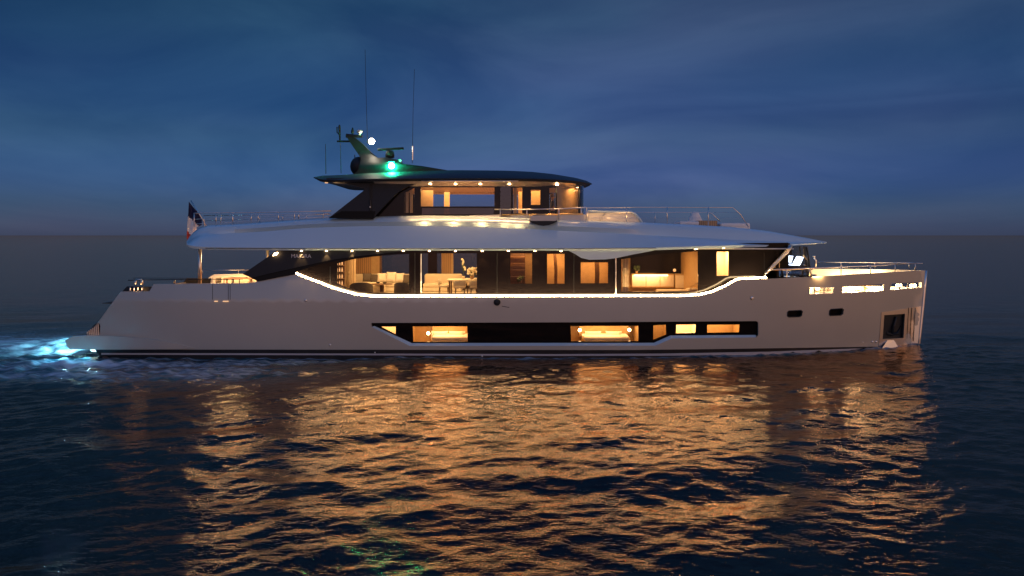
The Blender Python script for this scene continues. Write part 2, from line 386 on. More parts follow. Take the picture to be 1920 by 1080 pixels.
nc = nd('ShaderNodeTexNoise'); nc.inputs['Scale'].default_value = 16; nc.inputs['Detail'].default_value = 3; nc.inputs['Distortion'].default_value = .3; L.new(mpw.outputs[0], nc.inputs['Vector'])
b0 = nd('ShaderNodeBump'); b0.inputs['Strength'].default_value = .5; b0.inputs['Distance'].default_value = .002; L.new(nc.outputs[0], b0.inputs['Height']); L.new(b0.outputs[0], b1.inputs['Normal'])
L.new(b2.outputs[0], b.inputs['Normal'])
fa = nd('ShaderNodeAttribute', attribute_name='foam')
fm = nd('ShaderNodeMapping'); fm.inputs['Scale'].default_value = (.55, 1.6, 1); fm.inputs['Rotation'].default_value = (0, 0, .12); L.new(tc.outputs['Object'], fm.inputs[0])
fn = nd('ShaderNodeTexNoise'); fn.inputs['Scale'].default_value = 1.3; fn.inputs['Detail'].default_value = 9; fn.inputs['Roughness'].default_value = .62; fn.inputs['Distortion'].default_value = 1.3; L.new(fm.outputs[0], fn.inputs['Vector'])
ad = nd('ShaderNodeMath', operation='MULTIPLY_ADD'); ad.inputs[1].default_value = .62; L.new(fa.outputs['Fac'], ad.inputs[0]); L.new(fn.outputs[0], ad.inputs[2])
fr = nd('ShaderNodeMapRange'); fr.inputs[1].default_value = .75; fr.inputs[2].default_value = 1.10; L.new(ad.outputs[0], fr.inputs[0])
gt = nd('ShaderNodeMath', operation='MULTIPLY'); L.new(fr.outputs[0], gt.inputs[0]); 
g2 = nd('ShaderNodeMath', operation='GREATER_THAN'); g2.inputs[1].default_value = .04; L.new(fa.outputs['Fac'], g2.inputs[0]); L.new(g2.outputs[0], gt.inputs[1])
mc = nd('ShaderNodeMix', data_type='RGBA'); mc.inputs[6].default_value = (.004, .005, .007, 1); mc.inputs[7].default_value = (.55, .60, .64, 1); L.new(gt.outputs[0], mc.inputs[0]); L.new(mc.outputs[2], b.inputs['Base Color'])
aer_glow = nd('ShaderNodeMix', data_type='RGBA'); aer_glow.inputs[6].default_value = (.004, .005, .007, 1); aer_glow.inputs[7].default_value = (.04, .17, .21, 1); L.new(fa.outputs['Fac'], aer_glow.inputs[0]); L.new(aer_glow.outputs[2], mc.inputs[6])  # turquoise underwater glow put into the colour of the aerated water
b.inputs['Specular IOR Level'].default_value = 0
gw = nd('ShaderNodeBsdfGlossy'); gw.inputs['Color'].default_value = (.98, .74, .57, 1); gw.inputs['Roughness'].default_value = .02; L.new(b2.outputs[0], gw.inputs['Normal'])
fw = nd('ShaderNodeFresnel'); fw.inputs[0].default_value = 1.36; L.new(b2.outputs[0], fw.inputs['Normal'])
fk = nd('ShaderNodeMath', operation='MULTIPLY'); iv = nd('ShaderNodeMath', operation='SUBTRACT'); iv.inputs[0].default_value = 1; L.new(gt.outputs[0], iv.inputs[1]); L.new(fw.outputs[0], fk.inputs[0]); L.new(iv.outputs[0], fk.inputs[1])
ms = nd('ShaderNodeMixShader'); L.new(fk.outputs[0], ms.inputs[0]); L.new(b.outputs[0], ms.inputs[1]); L.new(gw.outputs[0], ms.inputs[2]); L.new(ms.outputs[0], N['Material Output'].inputs[0])
mr = nd('ShaderNodeMapRange'); mr.inputs[3].default_value = .4; mr.inputs[4].default_value = .75; L.new(gt.outputs[0], mr.inputs[0]); L.new(mr.outputs[0], b.inputs['Roughness'])

# ============================================================ YACHT
Y = empty('motor_yacht', (0, 0, 0))
tag(Y, 'long grey white three deck motor yacht with black glass decks and warm lit windows', 'yacht')
BOT = [(1646, 650), (1560, 651.2), (1440, 653), (1300, 655), (1160, 656.3), (900, 656), (500, 655.5), (178, 655.5)]
RIM = [(555, 514.5), (570, 521), (600, 532), (620, 540), (640, 546.5), (668, 554), (700, 557.5), (1000, 557.3), (1283, 556.5), (1312, 554.5), (1335, 549), (1360, 538), (1380, 526.5), (1388, 524.6), (1437, 523)]
TOP = [(226, 547), (280, 546.5), (288, 533), (300, 532.5), (455, 531.5), (470, 530), (484, 527.5), (520, 520.5)] + RIM + [(1500, 520.5), (1560, 517), (1625, 513), (1690, 509.5), (1735, 507)]
HW = [(696, 605.5), (1100, 604.2), (1419, 602), (1422, 605), (1422, 628), (1418, 632.5), (1260, 634.5), (1229, 648), (768, 648.5), (697, 613)]
B1 = [(1518, 540), (1563, 538), (1562, 550), (1517, 551.5)]
B2 = [(1580, 537), (1657, 533), (1655, 545), (1648, 546), (1578, 549.5)]
B3 = [(1671, 532), (1728, 529), (1727, 539.5), (1668, 544)]
H1 = [(1479, 583), (1502, 582), (1504.5, 584), (1503, 592), (1500, 594), (1479, 594.5), (1476.5, 592.5), (1477, 585)]
H2 = [(1558, 580), (1579, 578.5), (1581.5, 580.5), (1580, 589), (1577, 591), (1557, 592), (1555, 590), (1556, 582)]
AP = [(1658, 591), (1697, 588.5), (1694, 634), (1655, 636)]
LV = [(160, 629), (168, 619), (178, 608), (187, 603), (190, 610), (189, 636), (160, 636)]
hull_out = TOP + [(1732, 540), (1729, 572), (1723, 630), (1716, 702), (1636, 702)] + BOT + [(158, 640), (160, 630), (185, 603), (206, 574)]
hull = panel('hull', hull_out, bh, 'hull_paint', Y, holes=[HW, B1, B2, B3, H1, H2, AP, [(164, 627), (170, 618), (180, 609), (186, 606), (188, 611), (187, 634), (164, 634)]], thick=.11, gx=15, gy=9)
panel('underbody', [(178, 655.5)] + BOT[::-1][1:] + [(1633, 708), (215, 708)], bh, 'antifouling', Y, thick=.08, gx=24, gy=14)
panel('waterline_stripe', [(190, 662), (700, 663), (1040, 664), (1240, 663), (1440, 659.5), (1520, 656.5), (1600, 653.6), (1618, 653.6), (1590, 657.5), (1520, 661.5), (1440, 665), (1240, 667), (1040, 667.3), (700, 666.2), (190, 665)], bh, 'boot_white', Y, off=-.012, thick=.01, gx=20, gy=3)
# stem post
MB().tube([PT(1736, 507, 0), PT(1733, 540, 0), PT(1730, 572, 0), PT(1724, 630, 0), PT(1716, 702, 0)], .07, 8).build('stem', 'steel', Y, True)
# transom and decks
e1 = [PS(x, y, bh) for x, y in [(226, 547), (206, 574), (185, 603), (162, 630), (178, 655.5), (215, 708)]]
MB().grid([[p + Vector((.02, 0, 0)), Vector((p.x - .25, -p.y * .3 * -1, p.z)), Vector((p.x - .25, -p.y * .3, p.z)), Vector((p.x + .02, -p.y, p.z))] for p in e1]).build('transom', 'hull_paint', Y, True)
def deck(name, z, x0, x1, inset, m, bf=bh, n=40, holes=None):
    r = []
    for i in range(n + 1):
        x = x0 + (x1 - x0) * i / n; b = max(.02, bf(x, z) - inset); r.append([Vector((x, -b, z)), Vector((x, b, z))])
    v = [p for q in r for p in q] + [p - Vector((0, 0, .06)) for q in r for p in q]; k = 2 * (n + 1)
    f = [(2 * i, 2 * i + 2, 2 * i + 3, 2 * i + 1) for i in range(n)] + [(k + 2 * i, k + 2 * i + 1, k + 2 * i + 3, k + 2 * i + 2) for i in range(n)]
    return link(name, v, f, m, Y)
deck('main_deck', 2.30, -17.6, 19.1, .08, 'teak')
deck('lower_deck', -.25, -15, 15, .3, 'cream')
# swim platform
bp = lambda X, Z: bh(max(X, -17), Z) + .16 * sstep(-13.2, -15, X) + .02
plat = panel('swim_platform', [(122, 638), (136, 631), (160, 629.5), (200, 630), (250, 633), (290, 637), (330, 644), (366, 652.5), (340, 654.6), (180, 655.5), (130, 655), (124, 646)], bp, 'hull_paint', Y, thick=.3, gx=12, gy=5)
b = MB()
pz = PT(140, 632.5, -3.4).z
b.add([(-18.95, -2.95, pz), (-17.0, -2.95, pz), (-17.0, 2.95, pz), (-18.95, 2.95, pz), (-18.7, -2.95, pz - .3), (-17, -2.95, pz - .3), (-17, 2.95, pz - .3), (-18.7, 2.95, pz - .3)], [(0, 1, 2, 3), (7, 6, 5, 4), (0, 4, 5, 1), (1, 5, 6, 2), (2, 6, 7, 3), (3, 7, 4, 0)])
b.build('platform_deck', 'teak', plat)
b = MB()
for i in range(7):
    x = 163.5 + i * 3.4; b.tube([PS(x, 622 - i * 2.4, bh, .03), PS(x + 1.5, 634.5, bh, .03)], .028, 5)
b.build('air_grille', 'steel', Y)
panel('grille_recess', LV, bh, 'black_gloss', Y, off=.16, thick=.04, gx=10, gy=8)
# stern quarter mooring recess with bollards
panel('mooring_recess', [(228, 547.5), (238, 537), (286, 537.5), (281, 549)], bh, 'gunmetal', Y, off=.45, thick=.05, gx=14, gy=6)
for x in (244, 251.5, 259, 267):
    b = MB(); p = PS(x, 545.5, bh, .28); b.lathe(p, [(.05, -.02), (.04, .05), (.025, .12), (.02, .16)], 8); b.build('bollard', 'steel', Y, True)
lamp('POINT', 'mooring_lamp', PS(256, 540, bh, .12), 4, radius=.05)
for x0, x1 in ((253, 266),):
    b = MB(); p, q = PT(x0 + 1, 534, -3.1), PT(x1, 534, -3.1)
    for s in (p, q): b.lathe(s, [(.06, 0), (.05, .1), (.06, .2)], 8)
    b.tube([p + Vector((0, 0, .22)), q + Vector((0, 0, .22))], .035); b.build('cleat', 'steel', Y, True)
b = MB(); b.lathe(PT(327, 532.5, -3.15), [(.05, 0), (.04, .1), (.05, .18)], 8); b.build('cleat', 'steel', Y, True)
# boarding gate seams and fittings on the hull side
for x in (398.5, 428, 431.5): MB().tube([PS(x, 533, bh, -.004), PS(x, 562, bh, -.004)], .010, 4).build('gate_seam', 'black_rubber', Y)
for x0, x1 in ((402, 408), (418, 428)): MB().tube([PS(x0, 565, bh, -.02), PS(x1, 565, bh, -.02)], .022, 6).build('gate_step_light', 'dim_glow', Y)
for x, y, r in ((573, 563.5, .06), (1410, 559, .07), (619, 647, .05), (1636, 641, .05), (1643, 641, .05), (932, 566.5, .13), (904, 668, .04), (1406, 669, .05), (703, 661, .03), (1618, 642, .03)):
    p = PS(x, y, bh, -.015); b = MB(); b.ball(p, r, sy=.5, n=12, m=8)
    if r > .1:
        b.tube([p + Vector((math.cos(a) * .13, -.03, math.sin(a) * .13)) for a in [i * .4488 for i in range(15)]], .02)
    b.build('hull_fitting' if r < .1 else 'fairlead', 'steel' if r < .1 else 'gunmetal', Y, True)
MB().tube([PS(941, 574, bh, -.003), PS(955, 576.5, bh, -.003)], .012, 4).build('hull_mark', 'black_rubber', Y)
# glowing strip on the sheer, in its gutter
bl = lambda X, Z: bh(X, Z) - .03
pts = [PS(x, y - 2.6, bl) for x, y in densify(RIM, 14)[:-1] if True]
pts = [PS(x, y - 2.6, bl) for x, y in [p for i in range(len(RIM) - 1) for p in densify([RIM[i], RIM[i + 1]], 14)[:max(1, int(math.hypot(RIM[i + 1][0] - RIM[i][0], RIM[i + 1][1] - RIM[i][1]) / 14))]] + [RIM[-1]]]
led = MB().tube(pts, .026, 8).build('led_strip', 'led', Y, True)
MB().tube([p + Vector((0, 2 * -p.y, 0)) for p in pts], .026, 8).build('led_strip', 'led', Y, True)
# hull window band
HB = [(700, 607), (1100, 605.5), (1417, 603.5), (1419, 605), (1419, 626), (1416, 628), (1257, 629), (1226, 642.5), (771, 643), (700, 611)]
win = {}
win['a'] = [(714, 612.5), (742, 612.5), (742, 627)]
win['b'] = [(774, 612), (876, 612), (877, 640.5), (775, 641)]
win['c'] = [(1070, 611.5), (1197, 611), (1197, 639.5), (1071, 640)]
win['d'] = [(1225, 610), (1248.5, 609), (1249, 627.5), (1225, 637)]
win['e'] = [(1268, 609), (1305, 608.5), (1304, 624), (1267.5, 625)]
win['f'] = [(1326, 609), (1387, 608.5), (1386, 623), (1326, 624)]
HBX = [(694, 600), (1426, 598), (1426, 636), (1262, 640), (1230, 653), (764, 653), (694, 618)]
band = panel('hull_window_band', HBX, bh, 'black_gloss', Y, holes=list(win.values()), off=.13, thick=.05, gx=18, gy=9)
b = MB()
lo_o = [(697, 613), (768, 648.5), (1229, 648), (1260, 634.5), (1418, 632.5)]; lo_i = [(702, 611), (772, 643.2), (1226, 642.7), (1257, 629), (1417, 628)]
def dl(pl, st=16):
    out = []
    for a, c in zip(pl, pl[1:]):
        n = 8; out += [(a[0] + (c[0] - a[0]) * k / n, a[1] + (c[1] - a[1]) * k / n) for k in range(n)]
    return out + [pl[-1]]
for s in (1, -1):
    rows = [[PS(x, y, bh, 0.0) for x, y in dl(lo_o)], [PS(x, y, bh, .128) for x, y in dl(lo_i)]]
    rows = [[Vector((p.x, p.y * s, p.z)) for p in r] for r in rows]; b.grid(rows if s > 0 else rows[::-1])
b.build('window_ledge', 'deck_paint', band)
for k, w in win.items():
    panel('window_pane', w, bh, 'glass', band, off=.165, thick=.012, gx=30, gy=20)
# bow bulwark openings and hawse ports
for w in (B1, B2, B3):
    b = MB(); b.tube([PS(x, y, bh, -.01) for x, y in w + [w[0]]], .018, 5); b.build('bulwark_opening_frame', 'steel', Y)
for x in (1528, 1545):
    MB().tube([PS(x, 539.5, bh, .06), PS(x - .6, 551, bh, .06)], .03, 5).build('opening_bar', 'steel', Y)
for x in (1687, 1702, 1712): MB().tube([PS(x, 530, bh, .06), PS(x - .6, 543, bh, .06)], .03, 5).build('opening_bar', 'steel', Y)
for w in (H1, H2):
    panel('hawse_port', [(1470 + (x - 1470) if 0 else x + (3 if x > sum(q[0] for q in w) / 8 else -3), y + (3 if y > sum(q[1] for q in w) / 8 else -3)) for x, y in w], bh, 'black_gloss', Y, off=.14, thick=.04)
    b = MB(); b.tube([PS(x, y, bh, -.01) for x, y in w + [w[0]]], .022, 5); b.build('port_rim', 'gunmetal', Y)
# polished anchor plate, pocket and anchor
PL = [(1653, 585.5), (1727.5, 574), (1722, 634), (1714, 700), (1638, 700), (1648, 648)]
pm = panel('anchor_plate', PL, bh, 'mirror_steel', Y, holes=[AP], off=-.02, thick=.015, gx=12, gy=9)
b = MB()
for x in (1703, 1709, 1715.5): b.tube([PS(x + .8, 577, bh, -.03), PS(x - 3, 640, bh, -.03)], .013, 4)
b.build('plate_seam', 'black_rubber', pm)
panel('anchor_pocket', [(1652, 587), (1699.5, 585), (1696.5, 637.5), (1650, 640)], bh, 'gunmetal', Y, off=.13, thick=.02, mirror=False)
b = MB()
a0 = PS(1680, 594, bh, .07); a1 = PS(1672, 627, bh, .03)
b.tube([a0, a1], [.05, .07], 8)
for s in (-1, 1):
    b.tube([a1, a1 + Vector((.26 * s, -.02, .05)), a1 + Vector((.40 * s, -.05, .45))], [.07, .09, .03], 6)
b.ball(a1, .12, 1, .6, .8); b.build('anchor', 'gunmetal', Y, True)
b = MB(); rows = [[PS(x, y, bh, o) for x, y in ((1662, 639), (1677, 637))] for y0, o in ((0, .0),)]
q = [PS(1664, 638, bh, -.04), PS(1676, 637.5, bh, -.04), PS(1687, 655, bh, -.30), PS(1651, 658, bh, -.25)]
q2 = [p + Vector((0, .06, -.02)) for p in q]
b.add(q + q2, [(0, 1, 2, 3)[::-1], (4, 5, 6, 7), (0, 4, 5, 1), (1, 5, 6, 2), (2, 6, 7, 3), (3, 7, 4, 0)]); b.build('anchor_chute', 'mirror_steel', Y)
# ---- main deck house
W1 = [(632, 494), (660, 486.5), (700, 481), (740, 477.5), (767, 476), (767, 549), (700, 548.5), (670, 545), (650, 539), (632, 531)]
W2 = [(788, 475), (894, 475), (894, 550), (788, 550)]
W3 = [(957, 475), (997.5, 475), (997.5, 532), (957, 532)]
W4 = [(1026, 476), (1058.5, 476), (1058.5, 532), (1026, 532)]
W5 = [(1089, 492), (1140, 492), (1140, 531), (1089, 531)]
W6 = [(1165, 486), (1195, 482), (1240, 476), (1280, 473), (1309, 471), (1309, 546), (1165, 547)]
W7 = [(1344, 472), (1366.5, 472), (1366.5, 517), (1344, 517)]
house = panel('main_deck_house', [(548, 462), (1478, 455), (1479, 503), (1440, 506), (1437, 530), (1330, 562), (600, 562), (520, 545), (500, 520)], bs, 'black_gloss', Y, holes=[W1, W2, W3, W4, W5, W6, W7], thick=.07, gx=20, gy=12)
for w, g in ((W1, 'glass'), (W2, 'glass'), (W3, 'glass'), (W4, 'glass'), (W5, 'glass'), (W6, 'glass'), (W7, 'glass')):
    f = panel('window_pane', w, bs, g, house, off=.03, thick=.012, gx=40, gy=30)
for x in (619, 778, 932, 1076, 1433): MB().tube([PS(x, 474 if x != 619 else 500, bs, -.004), PS(x, 552 if x < 1300 else 516, bs, -.004)], .010, 4).build('panel_seam', 'gunmetal', house)
MB().tube([PS(1154.5, 484, bs, -.02), PS(1154.5, 551, bs, -.02)], .025, 6).build('door_post', 'steel', house)
MB().tube([PS(789.5, 476, bs, -.01), PS(789.5, 549, bs, -.01)], .018, 4).build('window_edge', 'steel', house)
# swoosh shaped matte side wing
SW = [(455, 514), (490, 490), (520, 469), (527, 466), (760, 466), (766, 470), (740, 473), (710, 476), (665, 481), (620, 487.5), (585, 495), (545, 504), (500, 514), (471, 521)]
bw = lambda X, Z: 3.68 - .10 * (Z - 3.3)
wing = panel('side_wing', SW, bw, 'gunmetal', Y, thick=.12, gx=18, gy=8)
panel('wing_lower_edge', [(471, 521), (500, 514), (545, 504), (585, 495), (620, 487.5), (665, 481), (710, 476), (766, 470.5), (766, 473), (700, 480.5), (645, 487), (600, 495), (560, 508), (552, 513), (520, 520.5), (484, 528)], bw, 'black_gloss', Y, off=.05, thick=.2, gx=18, gy=6)
mesh_text('lettering', 'MAIORA', .225, 'silver_letter', wing, PS(564.5, 480.5, bw, -.016))
# upper deck fascia and sun deck floor
T_T = [(350, 452), (356, 443), (364, 434), (374, 427), (390, 422.5), (430, 421), (470, 418.5), (560, 412), (640, 408), (720, 405.5), (800, 404), (900, 405), (960, 407), (1060, 412.5), (1130, 414.5), (1200, 416.8), (1300, 421.5), (1360, 425), (1405, 429), (1440, 433), (1480, 440), (1510, 445.5), (1535, 450.5), (1550, 453.5)]
T_C = [(350, 456), (360, 449), (374, 443), (400, 439), (440, 437), (495, 434), (570, 427.5), (670, 424), (770, 423.5), (870, 424.5), (985, 429), (1060, 433), (1160, 438), (1310, 446), (1400, 451), (1480, 453), (1550, 454.5)]
T_B = [(350, 460), (356, 464), (366, 466.5), (385, 468), (525, 469.5), (1080, 470), (1180, 469.5), (1232, 469), (1310, 466.2), (1430, 463), (1490, 460), (1542, 456.5), (1550, 455.5)]
def wf(X):
    a = 1 - .05 * sstep(-13.3, -15.3, X)
    if X <= 6: return a
    t = min(1, (X - 6) / 8.87); return max(.004, (1 - t ** 2.5) ** .85)
def fpt(px, py, w, z=None):
    Yv = -w
    for _ in range(30):
        d = Yv - YC; X = (px - 960) / F * d; Yv = .5 * Yv + .5 * (-w * wf(X))
    p = PT(px, py, Yv)
    if z is not None: p.z = z
    return p
st = sorted(set([350, 353, 356, 360, 364, 369, 374, 382, 390] + list(range(400, 1540, 20)) + [1490, 1510, 1530, 1535, 1540, 1543, 1546, 1548, 1550]))
rows = []
for x in st:
    yt, yc, yb = interp(T_T, x), interp(T_C, x), interp(T_B, x)
    p1 = fpt(x, yb, 3.71); pe = fpt(x, yb - min(4.5, (yb - yc) * .3), 3.75)
    pc = fpt(x, yc, 3.12); pcm = fpt(x, (yc * .5 + yb * .5) - .5, 3.50)
    fade = sstep(1400, 1000, x) * sstep(385, 480, x) if x < 1400 else 0
    pg = fpt(x, yc + .4 * fade, 3.12 - .34 * fade - .03); pm_ = fpt(x, yc - (yc - yt) * .42, 2.84 + .10 * fade + .04 * (1 - fade)); pn_ = fpt(x, yc - (yc - yt) * .76, 2.74 + .06 * fade); pt_ = fpt(x, yt, 2.50)
    pi = Vector((pt_.x, pt_.y * .93, pt_.z)); fz = 5.22 + (pt_.z - .0 - 5.22) * sstep(8.0, 10.5, pt_.x) if pt_.z > 5.22 else pt_.z + .001
    fz = min(fz, pt_.z + .02) if pt_.x > 10.5 else fz
    pf = Vector((pi.x, pi.y, fz)); cz = Vector((pi.x, 0, fz + (.10 * sstep(9, 11, pt_.x) * wf(pt_.x))))
    sb = Vector((p1.x, 0, p1.z + .02))
    half = [sb, p1, pe, pcm, pc, pg, pm_, pn_, pt_, pi, pf, cz]
    rows.append(half + [Vector((p.x, -p.y, p.z)) for p in half[::-1]][1:-1])
b = MB(); b.grid([r[::-1] for r in rows], close=True)
nn = len(rows[0]); b.f.append(tuple(range(nn)))
fas = b.build('upper_deck_fascia', 'deck_paint', Y, True)
es = fas.modifiers.new('edges', 'EDGE_SPLIT'); es.split_angle = math.radians(38)
panel('fascia_pod', [(1060, 466), (1240, 466), (1220, 471), (1185, 477.5), (1155, 484), (1135, 486.3), (1105, 487), (1090, 483.5), (1078, 476), (1066, 470)], hc(3.66), 'deck_paint', Y, thick=.45, gx=14, gy=6)
MB().tube([fpt(385, 465.4, 3.76), fpt(700, 466, 3.765), fpt(1080, 466, 3.765), fpt(1230, 465, 3.765)], .012, 4).build('fascia_seam', 'gunmetal', fas)
MB().box(fpt(1475, 457.5, 3.76), (.14, .03, .035), rz=math.radians(12)).build('sidelight_cover', 'gunmetal', fas)
# soffit downlights: fitting + lamp
for x in (565, 612, 660, 708, 756, 805, 854, 904, 953, 1003, 1052, 1305, 1357, 1408, 1458):
    p = fpt(x, interp(T_B, x) + .2, 3.62 if x < 1100 else 3.50); p.z -= .02
    b = MB(); b.lathe(p, [(.038, -.010), (.042, 0), (.042, .03)], 12); b.build('downlight', 'lamp_glow', fas, True)
    lamp('SPOT', 'downlight_beam', p + Vector((0, -.06, -.05)), 26, spot=70, target=p + Vector((0, .12, -1)), radius=.03)
# groove lights that wash the upper roll of the deck edge
for x in (800, 853, 905, 952):
    p = fpt(x, interp(T_C, x) - .6, 2.92); MB().box(p, (.03, .01, .006)).build('groove_light', 'dim_glow', fas)
for x in (795, 850, 903, 946, 972):
    p = fpt(x, interp(T_C, x) - .3, 3.06)
    lamp('POINT', 'groove_lamp', p, 13 if x < 940 else 8, radius=.04)
MB().box(fpt(987, 427, 3.10), (.05, .02, .04)).build('groove_end_light', 'cream', fas)
# ---- front wheelhouse glass, coaming, strut
def arc(x0, x1, hw, n=18, e=2.4):
    r = []
    for i in range(n + 1):
        t = math.pi / 2 * i / n; r.append((x0 + (x1 - x0) * (math.sin(t)) ** (2 / e), -hw * (max(0, math.cos(t))) ** (2 / e)))
    return r + [(x, -y) for x, y in r[::-1][1:]]
ar = arc(11.75, 13.75, 2.75)
MB().grid([[Vector((x - (z - 3.35) * .12, y * (1 - (z - 3.35) * .03), z)) for x, y in ar] for z in (3.35, 4.0, 4.63)]).build('wheelhouse_glass', 'clear_glass', Y, True)
MB().grid([[Vector((x, y, z)) for x, y in arc(11.7, 13.9, 2.9)] for z in (2.3, 3.30)]).build('wheelhouse_coaming', 'cream', Y, True)
b = MB(); b.grid([[Vector((x, y * s, z)) for x, y in arc(11.4, 13.9 + dx, 2.9 + dx)] for s, z, dx in ((1, 3.30, 0), (1, 3.30, .10), (1, 3.36, .10), (1, 3.40, -.1), (.0, 3.40, -.2))]); b.build('coaming_cap', 'black_gloss', Y)
for i in (0, 9, 18, 27, 36):
    x, y = ar[i]; MB().tube([(x, y, 3.38), (x - .15, y * .97, 4.63)], .045, 6).build('mullion', 'gunmetal', Y)
MB().tube([PT(1483, 461, -2.95), PT(1475, 472, -3.0), PT(1437, 511, -3.12), PT(1433, 517, -3.15), PT(1432, 524, -3.2)], [.075, .085, .075, .06, .06], 8).build('side_strut', 'steel', Y, True)
mesh_text('emblem', 'M', .34, 'gold', Y, PS(1457, 497.5, bs, -.03), extr=.012)
MB().tube([PT(1524, 481, -1.9), PT(1528, 480.5, -1.9), PT(1527, 484, -1.9), PT(1530.5, 489, -1.9), PT(1529, 503, -1.9)], .035, 6).build('grab_rail', 'steel', Y, True)
b = MB()
for zz, yy in ((0, 0),): b.tube([PT(1440, 506.5, -3.08), PT(1480, 505.5, -2.95), PT(1527, 502.5, -2.2)], .03, 6)
b.build('coaming_rail', 'gold', Y, True)
# ---- upper deck house
U1 = [(758, 362), (777, 352), (777, 399), (758, 399)]
U2 = [(789, 351), (927, 351), (927, 387), (789, 387)]
U2b = [(791, 390), (926, 390), (926, 402), (791, 402)]
U3 = [(962, 352), (979, 352), (979, 400), (962, 400)]
U4 = [(995, 356), (1013, 356), (1013, 384), (995, 384)]
U5 = [(1030, 352), (1042, 352), (1042, 400), (1030, 400)]
up = panel('upper_deck_house', [(700, 416), (702, 404), (735, 371), (757, 352), (775, 342), (1043, 342), (1043, 416)], bu, 'black_gloss', Y, holes=[U1, U2, U2b, U3, U4, U5], thick=.08, gx=18, gy=12)
for w in (U1, U3, U4, U5): panel('window_pane', w, bu, 'glass', up, off=.03, thick=.012, gx=40, gy=30)
panel('window_pane', U2b, bu, 'dark_glass', up, off=.03, thick=.012, gx=40, gy=30)
panel('window_pane', U2, bu, 'clear_glass', up, off=.03, thick=.012, gx=40, gy=30, mirror=False)
ua = arc(1.95, 3.35, 2.45, 16)
MB().grid([[Vector((x, y, z)) for x, y in ua] for z in (5.25, 6.3, 7.4)]).build('front_glass', 'tint_glass', Y, True)
for i in (0, 8, 16, 24, 32):
    x, y = ua[i]; MB().tube([(x, y, 5.3), (x, y, 7.4)], .03, 6).build('mullion', 'gunmetal', Y)
panel('column_panel', [(938, 346), (958, 346), (958, 412), (938, 412)], hc(2.50), 'tint_glass', Y, thick=.05)
AW = [(617, 408), (681, 358), (683, 355), (678, 352), (650, 344.5), (612, 339.5), (612, 334), (800, 334), (800, 341), (785, 344), (768, 348), (748, 359), (735, 371), (704, 403), (700, 410)]
ba = lambda X, Z: 2.95 - .12 * (Z - 5.8)
arch = panel('roof_support_wing', AW, ba, 'gunmetal', Y, thick=.22, gx=14, gy=9)
panel('wing_foot', [(616, 409), (640, 396), (704, 396), (700, 411)], ba, 'black_gloss', arch, off=-.012, thick=.01)
b = MB(); b.tube([PS(693, 342, ba, -.03), PS(693.5, 372, ba, -.03)], .016, 5); b.tube([PS(697, 342, ba, -.03), PS(697, 372, ba, -.03)], .016, 5); b.tube([PS(694, 375, ba, -.05), PS(694.5, 394, ba, -.05)], .05, 6); b.build('deck_shower_pole', 'black_rubber', arch)
MB().ball(PS(694, 388, ba, -.11), .035).build('wing_light', 'cream', arch, True)
# hardtop roof
R_T = [(588, 331), (600, 330), (640, 328), (665, 326), (720, 324), (800, 321), (845, 319.5), (950, 320.5), (1000, 323), (1040, 327), (1085, 334), (1103, 339), (1110, 343.5)]
R_E = [(588, 333.5), (600, 340), (612, 341.5), (640, 341.5), (700, 339.5), (800, 338.5), (1000, 339), (1050, 341), (1085, 344), (1105, 346.5), (1110, 345.5)]
def rw(X):
    a = 1.0 - .10 * sstep(-6, -8.4, X)
    if X < .2: return a
    t = min(1, (X - .2) / 3.62); return max(.004, (1 - t ** 2.3) ** .6)
def rpt(px, py, w):
    Yv = -w
    for _ in range(40):
        d = Yv - YC; X = (px - 960) / F * d; Yv = .6 * Yv + .4 * (-w * rw(X))
    return PT(px, py, Yv)
rows = []
for x in [588, 592, 596, 600, 606, 612, 625, 640, 660] + list(range(680, 1080, 20)) + [1080, 1088, 1094, 1098, 1102, 1105, 1107, 1109, 1110]:
    ye = interp(R_E, x); yt = interp(R_T, x)
    e = rpt(x, ye, 3.10); e2 = rpt(x, ye - min(4, (ye - yt) * .4), 3.15); e3 = rpt(x, (ye - yt) * .45 + yt, 2.85); cn = PT(x, yt, 0); cn = Vector((e2.x, 0, cn.z)); q = Vector((e2.x, e3.y * .5, cn.z * .75 + e3.z * .25))
    k = sstep(612, 760, x) * sstep(1110, 1070, x)
    inn = Vector((e.x, e.y * .80, e.z - .19 * k)); c0 = Vector((e.x, 0, inn.z + .02))
    half = [c0, inn, e, e2, e3, q, cn]
    rows.append(half + [Vector((p.x, -p.y, p.z)) for p in half[::-1]][1:-1])
b = MB(); b.grid([r[::-1] for r in rows], close=True); b.f.append(tuple(range(len(rows[0]))))
roof = b.build('hardtop_roof', 'gunmetal', Y, True)
m_ = roof.modifiers.new('edges', 'EDGE_SPLIT'); m_.split_angle = math.radians(40)
MT['soffit'] = None; mat('soffit', (.55, .45, .36), .30, coat=.4)
rs = []
for x in [700, 720, 740, 760, 780, 800, 820, 840, 860, 880, 900, 920, 940, 960, 980, 1000, 1020, 1040, 1060, 1080]:
    ye = interp(R_E, x); e = rpt(x, ye, 3.10); k = sstep(612, 760, x) * sstep(1110, 1070, x)
    rs.append([Vector((e.x, s * (-abs(e.y)) * f, e.z - .19 * k * g - .012)) for s, f, g in ((1, .985, .05), (1, .80, 1), (1, .02, .9), (-1, .02, .9), (-1, .80, 1), (-1, .985, .05))])
MB().grid(rs).build('soffit_lining', 'soffit', roof)
